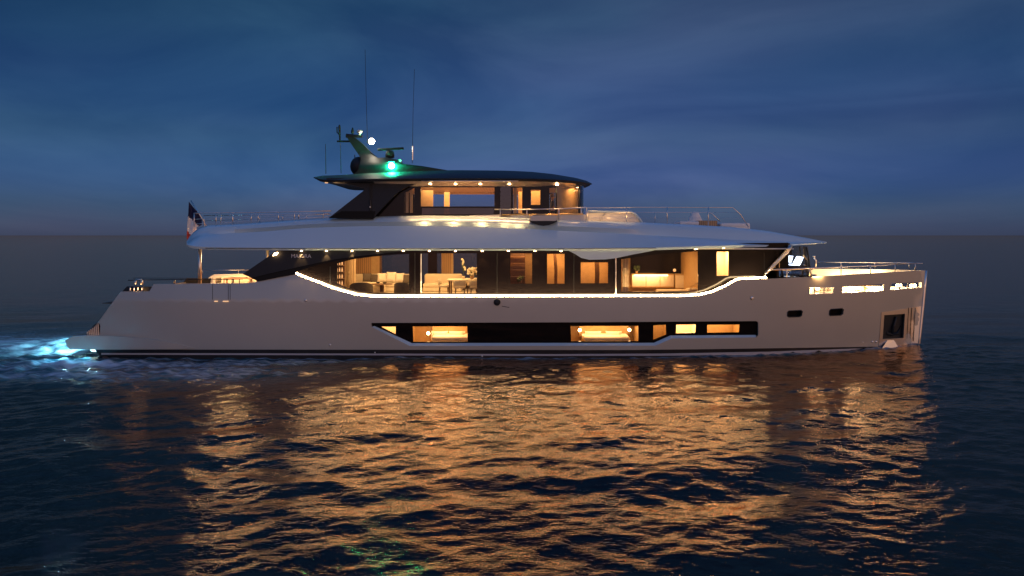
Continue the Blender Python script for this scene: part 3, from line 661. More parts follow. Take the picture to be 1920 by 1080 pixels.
for x, yv in ((805, 2.75), (853, 2.75), (900, 2.75), (955, 2.75), (1045, 2.55), (1085, 1.2)):
    e = rpt(x, interp(R_E, x), 3.10); p = Vector((e.x, -yv, e.z - .13)); MB().lathe(p, [(.05, -.012), (.06, 0), (.06, .03)], 10).build('downlight', 'lamp_glow', roof, True)
    lamp('SPOT', 'roof_downlight_beam', p + Vector((0, -.02, -.04)), 30, spot=110, target=p + Vector((0, -.1, -1)), radius=.03)
p = PT(612, 343, -2.6); MB().lathe(p, [(.06, -.012), (.07, 0), (.07, .03)], 10).build('downlight', 'dim_glow', roof, True)
lamp('AREA', 'roof_tail_lamp', p + Vector((.5, .3, -.25)), 3, size=.6, target=p + Vector((1.2, .4, .6)))
MB().tube([rpt(x, interp(R_E, x) + .6, 3.10) for x in (790, 850, 900, 950, 972)], .022, 6).build('edge_tube', 'steel', roof, True)
# mast
MS = [(655, 330), (664, 326), (672, 318), (677, 297), (666, 281), (655, 265), (648.5, 253.5), (664, 257), (672, 263), (681, 270.5), (694, 284), (707, 296), (725, 295), (747, 300), (753, 307), (790, 311), (820, 316), (850, 321), (850, 332)]
bm = lambda X, Z: .16 + .95 * sstep(9.1, 8.2, Z)
mast = panel('mast', MS, bm, 'gunmetal', Y, solid=True, gx=9, gy=7)
b = MB(); b.tube([PT(632, 265, 0), PT(658, 265, 0)], .045, 6); b.tube([PT(649, 254.5, 0), PT(680, 256, 0)], [.10, .06], 6); b.build('crossarm', 'gunmetal', mast)
b = MB(); b.tube([PT(637.5, 265, 0), PT(636.5, 238, 0), PT(636.5, 234, 0)], [.035, .06, .03], 6); b.tube([PT(636, 252, 0), PT(632, 248, 0), PT(632, 238, 0)], .03, 6); b.build('wind_sensor', 'black_rubber', mast)
b = MB(); b.lathe(PT(661, 251, 0), [(.02, -.02), (.07, .05), (.07, .12), (.03, .28), (.01, .3)], 8); b.build('horn', 'black_rubber', mast, True)
b = MB(); b.lathe(PT(674.5, 255, 0), [(.05, 0), (.04, .12), (.13, .16), (.14, .22), (.12, .27)], 10); b.build('gps_dome', 'cream', mast, True)
b = MB(); b.ball(PT(697, 265, -.1), .14); b.build('masthead_light', 'mast_light', mast, True)
MB().tube([PT(688, 266, 0), PT(697, 268, -.05)], .04, 6).build('light_bracket', 'gunmetal', mast)
b = MB(); b.ball(PT(734, 311, -1.12), .13); b.build('starboard_sidelight', 'green_light', mast, True)
MB().box(PT(734, 311, -1.12) + Vector((0, .02, .17)), (.16, .15, .010)).build('added_light_shield', 'black_rubber', mast)  # added plate that keeps the green glow off the mast
lamp('POINT', 'green_lamp', PT(734, 309, -1.6), 9, color=(.02, 1, .45), radius=.08)
lamp('POINT', 'masthead_lamp', PT(699, 265, -.5), 3, color=(1, .85, .65), radius=.08)
MB().ball(PT(684, 306, -.6), .03).build('mast_fitting', 'cream', mast, True); MB().ball(PT(750, 302, -.7), .075, sz=1.3).build('camera_dome', 'cream', mast, True)
b = MB(); b.ball(PT(673, 312, .0), .42, sz=1.1); b.build('satellite_dome', 'gunmetal', mast, True)
rad = MB().lathe(PT(731, 296, 0), [(.20, 0), (.22, .1), (.19, .28), (.10, .34)], 14).build('radar_pedestal', 'gunmetal', mast, True)
b = MB(); b.box(PT(732.5, 279.5, 0), (.62, .07, .055), ry=math.radians(-3)); b.build('radar_scanner', 'gunmetal', mast, bevel=.03)
for pp, r in (([(611, 326, -1.6), (610.5, 270, -1.6)], .018), ([(639.5, 325, -1.2), (638, 268, -1.2)], .016), ([(666.5, 322, .6), (665, 290, .6)], .03), ([(689, 268, .2), (686.5, 180, .2), (684.5, 93, .2)], .014), ([(773, 306, .3), (774.5, 210, .3), (777, 130, .3)], .014)):
    P = [PT(*q) for q in pp]; MB().tube(P, [r] + [r * .7] * (len(P) - 1), 5).build('whip_antenna', 'black_rubber' if r > .02 else 'gunmetal', Y)
MB().tube([PT(773.3, 300, .3), PT(773.8, 274, .3)], .03, 6).build('antenna_base', 'steel', Y)
# ---- rails
def rail(name, top, posts, foot, Yv, r=.025, rp=.022, mids=(), m='steel'):
    b = MB(); b.tube([PT(x, y, Yv if not callable(Yv) else Yv(x)) for x, y in top], r, 6)
    for x in posts:
        yv = Yv if not callable(Yv) else Yv(x); b.tube([PT(x, interp(top, x), yv), PT(x, interp(foot, x), yv)], rp, 6)
    for k in mids:
        b.tube([PT(x, y + (interp(foot, x) - y) * k, Yv if not callable(Yv) else Yv(x)) for x, y in top[:]], r * .5, 4)
    return b.build(name, m, Y, True)
rail('deck_rail', [(363, 400), (377, 399), (480, 398), (560, 396.5), (621, 395.5)], [364, 405, 414, 436, 471, 484, 522, 552, 560, 606], [(363, 425), (430, 422), (480, 418), (560, 413), (621, 409)], -2.75, mids=(.45, .8))
rail('deck_rail', [(382, 404), (480, 402.5), (560, 401.5), (618, 401)], [383, 437, 487, 530, 575], [(382, 424), (618, 412)], 2.75, mids=(.5,))
rail('deck_rail', [(927, 392.5), (985, 392.8), (1050, 391.5), (1094, 389.5), (1200, 388.5), (1374, 389), (1388, 402), (1403, 425)], [938, 988, 1048, 1099, 1175, 1251, 1328, 1403], [(927, 407), (1060, 413), (1130, 415), (1200, 417), (1300, 422), (1403, 429)], lambda x: -2.72 * (1 if x < 1200 else 1 - .35 * ((x - 1200) / 250) ** 2), mids=())
b = MB()
for k in (.28, .62):
    b.tube([PT(x, 390 + 30 * k, -2.72 * (1 if x < 1200 else 1 - .35 * ((x - 1200) / 250) ** 2)) for x in (1099, 1175, 1251, 1328, 1378 + 12 * k)], .009, 4)
b.build('rail_wire', 'steel', Y)
rail('deck_rail', [(1110, 398), (1228, 398), (1328, 398), (1334, 400), (1350, 415)], [1228, 1328], [(1100, 417), (1350, 422)], 2.5)
for x in (1090, 1101):
    MB().tube([PT(x, 389, -2.4), PT(x, 413, -2.4)], .04, 6).build('rail_gate_post', 'steel', Y, True)
# bow rails near and far
hy = lambda s, ins=.12: (lambda x: s * (bh((x - 960) / F * (YC * -1 - 2.4), 3.6) - ins))
rail('bow_rail', [(1440, 506), (1520, 502.8), (1640, 498), (1718, 493.5)], [1475, 1518, 1577, 1632, 1678, 1716], [(1440, 522), (1560, 516), (1640, 512), (1718, 508)], hy(-1))
rail('bow_rail', [(1533, 491.5), (1577, 492), (1640, 492.5), (1704, 493), (1730, 494)], [1577, 1640, 1704], [(1533, 505), (1640, 504), (1730, 503)], hy(1))
# aft rails and poles
rail('aft_rail', [(240, 525.5), (300, 524.5), (380, 524), (455, 523.5)], [327, 375, 394, 420, 435, 449], [(240, 534), (300, 532.5), (455, 531.5)], -3.25, r=.018, rp=.016, m='gunmetal')
rail('aft_rail', [(250, 521.5), (330, 521.5), (372, 522)], [262, 340], [(250, 527), (372, 527)], 3.2, r=.014, rp=.012, m='gunmetal')
rail('aft_rail', [(376, 506.5), (470, 506.5)], [380, 447], [(376, 514), (470, 514)], 3.2, r=.014, rp=.014)
MB().tube([PT(374.5, 533, -3.1), PT(374.5, 467, -3.1)], .075, 10).build('deck_pillar', 'steel', Y, True)
MB().tube([PT(502, 515, 3.1), PT(502, 467, 3.1)], .085, 10).build('deck_pillar', 'steel', Y, True)
MB().tube([PT(358, 376, 0), PT(388, 425, 0)], .03, 6).build('flagstaff', 'steel', Y, True)
# inner lining of the far aft bulwark and aft coaming
b = MB(); q = [PT(390, 530, 3.2), PT(378, 534, 3.2)]
A = [PT(378, 533, 3.1), PT(395, 518, 3.1), PT(402, 514.5, 3.1), PT(480, 513, 3.1), PT(540, 512, 3.1), PT(540, 552, 3.1), PT(378, 552, 3.1)]
B_ = [p + Vector((0, .1, 0)) for p in A]; n = len(A)
b.add(A + B_, [tuple(range(n))[::-1], tuple(range(n, 2 * n))] + [(i, (i + 1) % n, n + (i + 1) % n, n + i) for i in range(n)]); b.build('bulwark_lining', 'cream', Y)
lamp('AREA', 'aft_deck_lamp', (-12.6, .2, 4.42), 560, size=4.2, size_y=1.2, target=(-11.9, 1.2, 2.3))
lamp('POINT', 'wing_tail_lamp', PT(519, 474, -3.2), 2.5, radius=.05)
MB().add([PT(511, 480, -3.70), PT(515, 474, -3.70), PT(522, 473, -3.70), (PT(519, 478, -3.70))], [(0, 1, 2, 3)]).build('wing_lamp', 'lamp_glow', wing)
# ---- interior fit-out (walls, ceilings, curtains are parts of the yacht)
def wallbox(name, c, h, m, **k):
    return MB().box(c, h, **k).build(name, m, Y)
wallbox('ceiling', (0, 0, 4.58), (12, 3.35, .02), 'cream')
wallbox('saloon_floor', (-4.2, 0, 2.34), (5.2, 3.3, .02), 'cream')
wallbox('bulkhead', (-9.3, 0, 3.45), (.05, 3.3, 1.13), 'wood')
wallbox('bulkhead', (-.9, 0, 3.45), (.06, 3.3, 1.13), 'wood')
# far side lining of the saloon: slat panels and curtains between the far windows
for x0, x1, m in ((648, 662, 'curtain_folds'), (662, 697, 'slats'), (697, 712, 'wood'), (712, 716, 'dark_wood'), (828, 846, 'slats'), (846, 850, 'wood')):
    p, q = PT(x0, 480, 2.9), PT(x1, 480, 2.9); wallbox('wall_panel' if m != 'curtain_folds' else 'curtain', ((p.x + q.x) / 2, 2.9, 3.45), ((q.x - p.x) / 2, .05, 1.1), m)
p = PT(655, 500, 1.2)
b = MB(); b.grid([[Vector((p.x + i * .045, 1.2 + .05 * math.sin(i * 2.2), z)) for i in range(8)] for z in (2.36, 4.56)]); b.build('curtain', 'curtain_folds', Y, True)
lamp('AREA', 'saloon_lamp', (-6.4, -.2, 4.50), 150, size=2.6, size_y=3.2, target=(-6.4, -.2, 0))
lamp('AREA', 'saloon_lamp', (-2.9, -.2, 4.50), 130, size=2.2, size_y=3.2, target=(-2.9, -.2, 0))
# middle rooms: each lit lobby has its own back wall
def room(x0, x1, y0, y1, z0, z1, m, e, back='wood', lamp_y=None, floor=None):
    b = MB(); b.add([(x0, y0, z0), (x1, y0, z0), (x1, y1, z0), (x0, y1, z0), (x0, y0, z1), (x1, y0, z1), (x1, y1, z1), (x0, y1, z1)], [(0, 1, 2, 3), (7, 6, 5, 4), (3, 2, 6, 7), (0, 3, 7, 4), (1, 5, 6, 2)])
    o = b.build('cabin_lining', m, Y)
    lamp('AREA', 'cabin_lamp', ((x0 + x1) / 2, (y0 * .55 + y1 * .45), z1 - .06), e, size=(x1 - x0) * .6, size_y=(y1 - y0) * .5, target=((x0 + x1) / 2, (y0 * .55 + y1 * .45), z0))
    return o
def xr(px, Yv=-3.3): return (px - 960) / F * (Yv - YC)
room(xr(950), xr(1003), -3.3, -1.7, 2.36, 4.56, 'wood', 26)
room(xr(1016), xr(1068), -3.3, -1.9, 2.36, 4.56, 'wood', 26)
room(xr(1082), xr(1148), -3.3, -1.9, 2.36, 4.30, 'wood', 26)
room(xr(1158), xr(1318), -3.25, .8, 2.36, 4.57, 'wood', 55)
room(xr(1338, -3.1), xr(1372, -3.1), -3.1, -2.0, 2.36, 4.57, 'cream', 34)
# staircase seen through the tall window
st_ = MB(); x0, x1 = xr(956, -2.6), xr(985, -2.6)
for i in range(7): st_.box(((x0 + x1) / 2, -2.55 + i * .06, 2.75 + i * .29), ((x1 - x0) / 2, .12, .02))
st_.box(((x0 + x1) / 2, -2.0, 3.4), ((x1 - x0) / 2, .03, 1.1)); st_.build('staircase', 'dark_wood', Y)
for px, w_, y_ in ((1036, 6, -2.7), (1112, 9, -2.7)):
    b = MB(); b.grid([[Vector((xr(px + w_ * k / 4 + (3.5 * math.sin(j / 8 * math.pi)), y_), y_ + .02 * k, 2.4 + j * .27)) for k in range(5)] for j in range(9)]); b.build('curved_door_edge', 'dark_wood', Y, True)
# forward saloon sideboard wall
p = PT(1240, 500, -.2)
wallbox('dark_mirror', (xr(1245, .6), .70, 3.9), (1.6, .03, .62), 'black_gloss')
wallbox('curtain', (xr(1172, -2.9), -2.9, 3.45), (.13, .1, 1.1), 'curtain_folds')
wallbox('curtain', (xr(1296, -1.0), -1.0, 3.45), (.05, .15, 1.1), 'curtain_folds')
# lower deck cabins
HWn = lambda px: (px - 960) / F * (-3.55 - YC)
for (a, c), e, mm in (((705, 752), 22, 'cream'), ((765, 885), 50, 'wood'), ((1062, 1205), 50, 'wood'), ((1216, 1256), 12, 'wood'), ((1262, 1310), 34, 'cream'), ((1318, 1395), 30, 'wood')):
    xc = (a + c) / 2; yb_ = -bh(HWn(xc), 1.0) + .35
    room(HWn(a), HWn(c), yb_, yb_ + (2.2 if c - a > 90 else 1.1), .1, 1.75, mm, e)
# upper lounge
UX0, UX1 = xr(757, -2.4), 1.9
b = MB(); q = (UX0, UX1, -2.30, 2.30, 5.26, 7.34)
b.box(((UX0 + UX1) / 2, 0, 5.26), ((UX1 - UX0) / 2 + .6, 2.33, .02)).build('lounge_floor', 'teak', Y)
wallbox('lounge_ceiling', ((UX0 + UX1) / 2, 0, 7.32), ((UX1 - UX0) / 2, 2.33, .015), 'ceiling_slats')
# far wall lining above the far window (lit slats) and columns
p, q = PT(790, 365, 2.2), PT(960, 365, 2.2)
zt = PT(900, 364.5, 2.25).z
wallbox('window_valance', ((p.x + q.x) / 2, 2.2, (zt + 7.33) / 2), ((q.x - p.x) / 2 + .4, .05, (7.33 - zt) / 2), 'ceiling_slats')
for x0, x1, yv, m in ((788, 812, -.2, 'wood'), (833, 843, 1.2, 'wood'), (927, 936, 1.5, 'wood'), (761, 766, -2.0, 'curtain_folds'), (769, 773, -1.9, 'curtain_folds'), (963, 969, -1.8, 'curtain_folds'), (972, 982, .8, 'wood'), (996, 1014, .3, 'wood')):
    a, c = PT(x0, 370, yv), PT(x1, 370, yv); wallbox('lounge_panel', ((a.x + c.x) / 2, yv, 6.3), ((c.x - a.x) / 2, .05, 1.02), m)
b = MB(); a = arc(1.95, 3.1, 2.1, 14); b.grid([[Vector((x, y, z)) for x, y in a[:20]] for z in (5.28, 7.3)]); b.build('curved_wall', 'wood', Y, True)
lamp('AREA', 'lounge_lamp', (-2.7, .3, 7.27), 190, size=3, size_y=2.6, target=(-2.7, .3, 0))
lamp('AREA', 'lounge_lamp', (.9, .2, 7.27), 90, size=1.6, size_y=2.2, target=(.9, .2, 0))
lamp('AREA', 'lounge_front_lamp', (2.85, -1.9, 7.2), 22, size=.6, target=(2.7, -1.5, 5.5))
# side deck wash below the upper house
lamp('AREA', 'side_deck_lamp', (-1.9, -2.62, 7.15), 14, size=5.5, size_y=.10, target=(-1.9, -2.64, 5.3), spread=40)
# foredeck lights
for x in (13.9, 15.6, 17.2):
    lamp('AREA', 'foredeck_lamp', (x, 0, 3.15), 110 if x < 15 else 130, size=.8, size_y=1.2, target=(x, .9, 2.3)).data.color = (1, .68, .32)
lamp('AREA', 'coaming_lamp', (12.4, -3.05, 3.25), 70, size=2.0, size_y=.1, target=(12.6, -2.9, 2.4))
lamp('POINT', 'foredeck_spot', PT(1603, 548, -2.2), 10, radius=.06)
MB().ball(PT(1601, 547.5, -2.25), .055).build('foredeck_fixture', 'lamp_glow', Y, True)
for x, yv, zz in ((14.3, 1.0, 2.85), (15.5, 1.2, 2.9), (16.4, .9, 2.9), (17.6, .6, 2.95), (18.1, .35, 2.95)):
    MB().box((x, yv, zz), (.16, .03, .05)).build('added_glow_bar', 'lamp_glow', Y)  # bars added to make the bow openings look bright from outside
for x, w_ in ((1532, .10), (1602, .30), (1640, .22), (1685, .14), (1712, .14)):
    p = PS(x, 541 if x < 1570 else 540 if x < 1660 else 535, bh, .34); MB().box(p, (w_, .03, .045), rz=math.radians(18)).build('added_glow_bar', 'led', Y)  # more added bars, close behind the openings, for glints on the water
MB().tube([(-13.7, -1.5, 4.535), (-11.2, -1.5, 4.535)], .022, 6).build('hidden_glint_strip', 'led', Y)  # strip added out of view under the soffit, for the aft water glints
# underwater lights in the transom
b = MB(); 
for yv in (-2.9, -1.3, 1.3, 2.9):
    MB().ball((-18.0, yv, .20), .10, sx=2.0, sy=1.5, sz=.7).build('underwater_light', 'cyan_lamp', Y, True)
for x in (-18.9, -17.95):
    lamp('SPOT', 'stern_lamp', (x, -3.42, .24), 260, color=(.16, .62, 1), target=(x - .3, -6.2, -.12), spot=120, blend=.8, radius=.012)
lamp('AREA', 'stern_lamp', (-19.25, 0, .44), 250, color=(.24, .74, 1), size=.2, size_y=5.0, target=(-21.8, 0, -.5), spread=110)

# ============================================================ THINGS ABOARD
def thing(name, label, cat, loc, group=None, rz=0):
    o = empty(name, loc); o.rotation_euler = (0, 0, rz); tag(o, label, cat, group); return o
def rbox(name, c, h, m, par, bev=.06, **k): return MB().box(c, h, **k).build(name, m, par, bevel=bev)
FZ = 2.36
def sofa(label, x0, x1, y, z, h, d=.9, m='cream_fabric', group=None):
    t = thing('sofa', label, 'sofa', ((x0 + x1) / 2, y, z), group); w = (x1 - x0) / 2
    rbox('base', (0, 0, .13), (w, d / 2, .11), 'cream', t, .03); n = max(1, round(w * 2 / .9))
    for i in range(n): rbox('seat_cushion', (-w + (2 * i + 1) * w / n, -.05, .33), (w / n - .01, d / 2, .10), m, t, .07)
    rbox('backrest', (0, d / 2 - .10, .24 + (h - .24) / 2), (w, .12, (h - .24) / 2), m, t, .09)
    return t
def pillow(label, c, s=.22, m='white_fabric', group='pillows on the saloon sofa', rz=0., wide=1.0):
    b = MB(); n = 10; rows = []
    for side in (1, -1):
        for i in range(n + 1):
            r = []
            for j in range(n + 1):
                u, v = i / n * 2 - 1, j / n * 2 - 1; th = .36 * s * ((1 - u ** 4) * (1 - v ** 4)) ** .5; pin = 1 - .07 * (u * u + v * v) * .5
                r.append(Vector((u * s * wide * (1 - .10 * (1 - abs(u)) * 0 - .08 * (1 - v * v)), side * th, v * s * (1 - .08 * (1 - u * u)))))
            rows.append(r if side > 0 else r[::-1])
    b.grid(rows[:n + 1]); b.grid(rows[n + 1:]); o = b.build('pillow', m, None, True)
    o.location = c; o.rotation_euler = (math.radians(-16), 0, rz); tag(o, label, 'pillow', group); return o
# saloon
sofa('long cream sofa piled with pillows behind the leftmost big saloon window', -8.1, -4.7, 2.1, FZ, .84)
sofa('low cream daybed in front of the pillow covered saloon sofa', -7.7, -6.2, .9, FZ, .50, d=1.0)
for i, (px, py, mm, lb) in enumerate(((688, 517, 'grey_fabric', 'patterned grey pillow at the left end of the saloon sofa'), (703, 519, 'grey_fabric', 'patterned grey pillow second from the left on the saloon sofa'), (716, 517, 'white_fabric', 'cream pillow in the middle of the saloon sofa'), (733, 516, 'white_fabric', 'larger cream pillow right of the middle of the saloon sofa'), (750, 517, 'white_fabric', 'cream pillow near the right end of the saloon sofa'), (763, 520, 'grey_fabric', 'darker pillow at the far right end of the saloon sofa'))):
    pillow(lb, PT(px, py + 3, 1.95 - .04 * i), .25 if i == 3 else .22, mm, rz=.2 * (-1) ** i)
t = thing('coffee_table', 'small dark round pedestal table between the two barrel armchairs', 'table', (-6.15, 0, FZ))
MB().lathe((0, 0, 0), [(.02, 0), (.24, .01), (.22, .03), (.10, .05), (.10, .46)], 20).build('pedestal', 'dark_wood', t, True)
MB().lathe((0, 0, 0), [(.02, .46), (.50, .47), (.52, .49), (.50, .51), (.02, .515)], 28).build('table_top', 'dark_wood', t, True)
for x, y, z, lb in ((-6.35, .1, FZ + .515, 'left small dark bowl on the round saloon table'), (-6.0, -.1, FZ + .515, 'right small dark bowl on the round saloon table')):
    o = MB().lathe((0, 0, 0), [(.02, 0), (.06, .01), (.11, .07), (.09, .07), (.05, .02), (.01, .02)], 14).build('bowl', 'gunmetal', None, True); o.location = (x, y, z); tag(o, lb, 'bowl', 'bowls on the round table')
def barrel(label, x, y, rz):
    t = thing('armchair', label, 'armchair', (x, y, FZ), 'barrel armchairs in the saloon', rz)
    b = MB(); rows = []
    for k in range(25):
        a = math.radians(-20 + 220 * k / 24) + math.pi; hh = .42 + .30 * math.sin(math.pi * k / 24) ** .7; ca, sa = math.cos(a), math.sin(a)
        rows.append([Vector((ca * r, sa * r * .9, zz)) for r, zz in ((.50, .04), (.53, .25), (.52, hh - .03), (.48, hh), (.43, hh - .03), (.40, .25), (.40, .04))])
    b.grid(rows, close=True); b.f += [tuple(range(7)), tuple(range(24 * 7, 25 * 7))[::-1]]; b.build('shell', 'grey_fabric', t, True)
    MB().lathe((0, .02, 0), [(.02, .14), (.38, .15), (.40, .22), (.39, .38), (.33, .42), (.02, .43)], 22).build('seat_cushion', 'white_fabric', t, True)
    MB().lathe((0, 0, 0), [(.02, 0), (.30, .0), (.30, .05), (.02, .06)], 18).build('plinth', 'dark_wood', t, True)
barrel('dark barrel armchair left of the small round table by the saloon window', -6.75, -1.75, .15)
barrel('dark barrel armchair right of the small round table by the saloon window', -4.75, -1.85, -.25)
t = thing('display_cabinet', 'tall narrow lit cabinet of bottles at the aft end of the saloon', 'cabinet', (-7.75, -1.6, FZ))
rbox('carcass', (0, .14, 1.05), (.20, .12, 1.05), 'dark_wood', t, .01)
for i in range(6): rbox('shelf', (0, -.02, .25 + i * .3), (.19, .10, .01), 'wood', t, .003)
for i in range(5):
    b = MB()
    for k in range(3): b.lathe((-.11 + .11 * k, -.04, .26 + i * .3), [(.03, 0), (.03, .12), (.012, .16), (.012, .2)], 7)
    b.build('bottle_row', 'dim_glow', t, True)  # the bottles themselves glow, standing in for cabinet lighting
def flowers(name, label, loc, hgt, r, n, m='petal', stem=.0, pot='pot', cat='flowers', pr=.09, seed=1):
    rn = random.Random(seed); t = thing(name, label, cat, loc)
    MB().lathe((0, 0, 0), [(.02, 0), (pr * .7, .01), (pr, pr * 1.6), (pr * .9, pr * 2), (pr * .5, pr * 1.9)], 16).build('pot', pot, t, True)
    b = MB(); lf = MB()
    for i in range(n):
        a = rn.random() * 6.28; u = rn.random() ** .5; zz = hgt + (rn.random() - .35) * r * 1.3
        c = Vector((math.cos(a) * u * r, math.sin(a) * u * r, zz)) if not stem else Vector((math.sin(i * .5) * r * .5 + (i / n - .5) * stem, (rn.random() - .5) * .08, hgt - (hgt * .55) * i / n))
        b.ball(c, .035 + rn.random() * .022, n=7, m=5)
        if i % 3 == 0: lf.tube([(0, 0, pr * 1.8), (c.x * .5, c.y * .5, c.z * .6), c], .006, 4); lf.ball(c * .82 + Vector((0, 0, .0)), .06, sx=1, sy=.3, sz=.6, n=6, m=4)
    b.build('blossoms', m, t, True); lf.build('stems', 'leaf', t, True); return t
flowers('flower_vase', 'small vase of flowers behind the low cream daybed', (-7.9, 1.4, 2.9), .38, .12, 14, seed=3)
# dining end
sofa('cream curved bench sofa behind the second saloon window', -4.4, -2.5, 1.9, FZ, .86)
t = thing('dining_table', 'dining table with a bright top carrying white flowers by the second saloon window', 'table', (-2.05, -.7, FZ))
rbox('table_top', (0, 0, .74), (.95, .62, .025), 'cream', t, .02)
for a, c in ((-.8, -.5), (.8, -.5), (.8, .5), (-.8, .5)): rbox('leg', (a, c, .36), (.035, .035, .36), 'dark_wood', t, .01)
def chair(label, x, y, z, rz, group, m='cream_fabric', lm='dark_wood'):
    t = thing('dining_chair' if group.startswith('dining') else 'deck_chair', label, 'chair', (x, y, z), group, rz)
    rbox('seat', (0, 0, .45), (.24, .24, .04), m, t, .03)
    b = MB(); b.grid([[Vector((.27 * math.sin(a), .24 - .12 * (1 - math.cos(a)), zz)) for a in [math.radians(v) for v in range(-75, 76, 15)]] for zz in (.50, .62, .76)]); o = b.build('backrest', m, t, True)
    sm = o.modifiers.new('solid', 'SOLIDIFY'); sm.thickness = .04
    for a, c in ((-.2, -.2), (.2, -.2), (.2, .2), (-.2, .2)): MB().tube([(a * .9, c * .9, .42), (a * 1.12, c * 1.12, 0)], [.02, .012], 6).build('leg', lm, t)
    return t
chair('dining chair at the left end of the flower topped dining table', -3.15, -.75, FZ, math.radians(90), 'dining chairs at the flower topped table')
chair('dining chair on the near side of the dining table, left of the other', -2.35, -1.55, FZ, math.radians(180), 'dining chairs at the flower topped table')
chair('dining chair on the near side of the dining table, right of the other', -1.65, -1.5, FZ, math.radians(176), 'dining chairs at the flower topped table')
chair('dining chair on the far side of the dining table under the flowers', -1.9, .15, FZ, 0, 'dining chairs at the flower topped table')
flowers('hydrangea_pot', 'round bunch of cream flowers in a terracotta pot on the dining table', (-1.85, -.7, FZ + .766), .33, .22, 60, pr=.10, seed=5)
flowers('orchid_vase', 'tall white orchid in a cream pot left of the round flower bunch', (-2.25, -.65, FZ + .766), .92, .07, 18, stem=.12, pot='cream', pr=.07, seed=7)
flowers('dark_plant', 'dark leafy plant at the foot of the stairs in the narrow window', PT(976, 531, -2.75), .16, .16, 24, m='leaf', cat='plant', pr=.07, seed=9)
# forward saloon
def cabinet(name, label, x0, x1, y, z0, z1, nd_, cat):
    t = thing(name, label, cat, ((x0 + x1) / 2, y, z0)); w = (x1 - x0) / 2; h = (z1 - z0) / 2
    rbox('carcass', (0, .2, h), (w, .2, h), 'wood', t, .02)
    for i in range(nd_): rbox('drawer_front', (-w + (2 * i + 1) * w / nd_, -.012, h * 1.0), (w / nd_ - .015, .012, h * .82), 'cream', t, .004)
    return t
c_ = cabinet('sideboard', 'long low cream sideboard with a glowing top edge below a dark mirror', 5.7, 7.7, .2, 2.66, 3.32, 3, 'sideboard')
rbox('light_strip', (-.1, -.05, .60), (.8, .012, .01), 'lamp_glow', c_, .002)
lamp('AREA', 'sideboard_lamp', (6.3, -.1, 3.3), 22, size=1.6, size_y=.1, target=(6.3, .2, 2.4))
cabinet('cabinet', 'square wooden cabinet right of the long low sideboard', 7.75, 8.5, .15, 2.6, 3.32, 1, 'cabinet')
t = thing('daybed', 'low cream daybed along the forward picture window', 'daybed', (7.35, -1.9, FZ))
rbox('base', (0, 0, .1), (.85, .4, .1), 'cream', t, .03); rbox('mattress', (0, 0, .28), (.87, .42, .09), 'cream_fabric', t, .08)
t = thing('armchair', 'cream armchair with a bent metal arm at the right end of the picture window', 'armchair', (8.05, -2.2, FZ))
rbox('seat_cushion', (0, 0, .35), (.30, .32, .10), 'cream_fabric', t, .07); rbox('backrest', (.26, 0, .6), (.07, .32, .26), 'cream_fabric', t, .06)
MB().tube([(-.3, -.3, 0), (-.2, -.3, .55), (.1, -.3, .72), (.25, -.3, .7)], .018, 6).build('arm_frame', 'steel', t, True)
for x in (-.22, .22): MB().tube([(x, .28, .27), (x, .28, 0)], .02, 6).build('leg', 'steel', t)
flowers('small_plant', 'small potted plant on the left end of the long sideboard', (5.95, .35, 3.32), .26, .12, 16, m='leaf', cat='plant', pr=.07, seed=11)
t = thing('table_lamp', 'little round lamp on the right end of the long sideboard', 'lamp', (7.75, .3, 3.33))
MB().lathe((0, 0, 0), [(.05, 0), (.05, .02), (.012, .03), (.012, .1)], 10).build('base', 'gunmetal', t, True); MB().ball((0, 0, .16), .075).build('shade', 'dim_glow', t, True)
t = thing('washbasin', 'white pedestal washbasin inside the narrow bright window', 'washbasin', (PT(1358, 500, -2.55).x, -2.55, FZ))
MB().lathe((0, 0, 0), [(.09, 0), (.07, .1), (.07, .75), (.16, .80), (.20, .92), (.17, .92), (.10, .84), (.01, .83)], 20).build('bowl', 'white_fabric', t, True)
MB().tube([(.08, .12, .9), (.08, .12, 1.12), (.0, .05, 1.1)], .012, 6).build('tap', 'steel', t, True)
# lower deck cabins
def bed(label, px0, px1, z, yv, head):
    x0, x1 = PT(px0, 600, yv).x, PT(px1, 600, yv).x; t = thing('bed', label, 'bed', ((x0 + x1) / 2, yv, .1), 'cabin beds'); w = (x1 - x0) / 2
    rbox('bed_base', (0, 0, (z - .1) / 2 - .1), (w, .55, (z - .1) / 2 - .1), 'wood', t, .03); rbox('mattress', (0, 0, z - .1 - .11), (w, .56, .11), 'white_fabric', t, .08)
    rbox('headboard', (0, .60, z + .25 - .1), (w + .1, .05, .42), head, t, .04); return t
bed('double bed in the left lit hull window', 812, 882, .76, -2.25, 'wood'); bed('double bed with two big pillows in the middle lit hull window', 1092, 1178, .76, -2.25, 'wood')
for px, lb, g in ((824, 'left pillow on the bed in the left hull window', 0), (857, 'right pillow on the bed in the left hull window', 0), (1112, 'left big pillow on the bed in the middle hull window', 1), (1151, 'right big pillow on the bed in the middle hull window', 1)):
    pillow(lb, PT(px, 629.5, -2.15), .21, 'white_fabric', 'bed pillows in the lower cabins', 0, 1.75)
for px, py, lb in ((803, 625, 'glowing bedside lamp left of the bed in the left hull window'), (1087, 619, 'glowing bedside lamp left of the bed in the middle hull window'), (1180, 618.5, 'glowing bedside lamp right of the bed in the middle hull window')):
    p = PT(px, py, -2.1); t = thing('bedside_lamp', lb, 'lamp', (p.x, p.y, p.z - .2), 'bedside lamps in the lower cabins')
    MB().tube([(0, .3, .0), (0, .05, .02), (0, 0, .14)], .014, 6).build('arm', 'steel', t, True); MB().ball((0, 0, .2), .075).build('shade', 'lamp_glow', t, True)
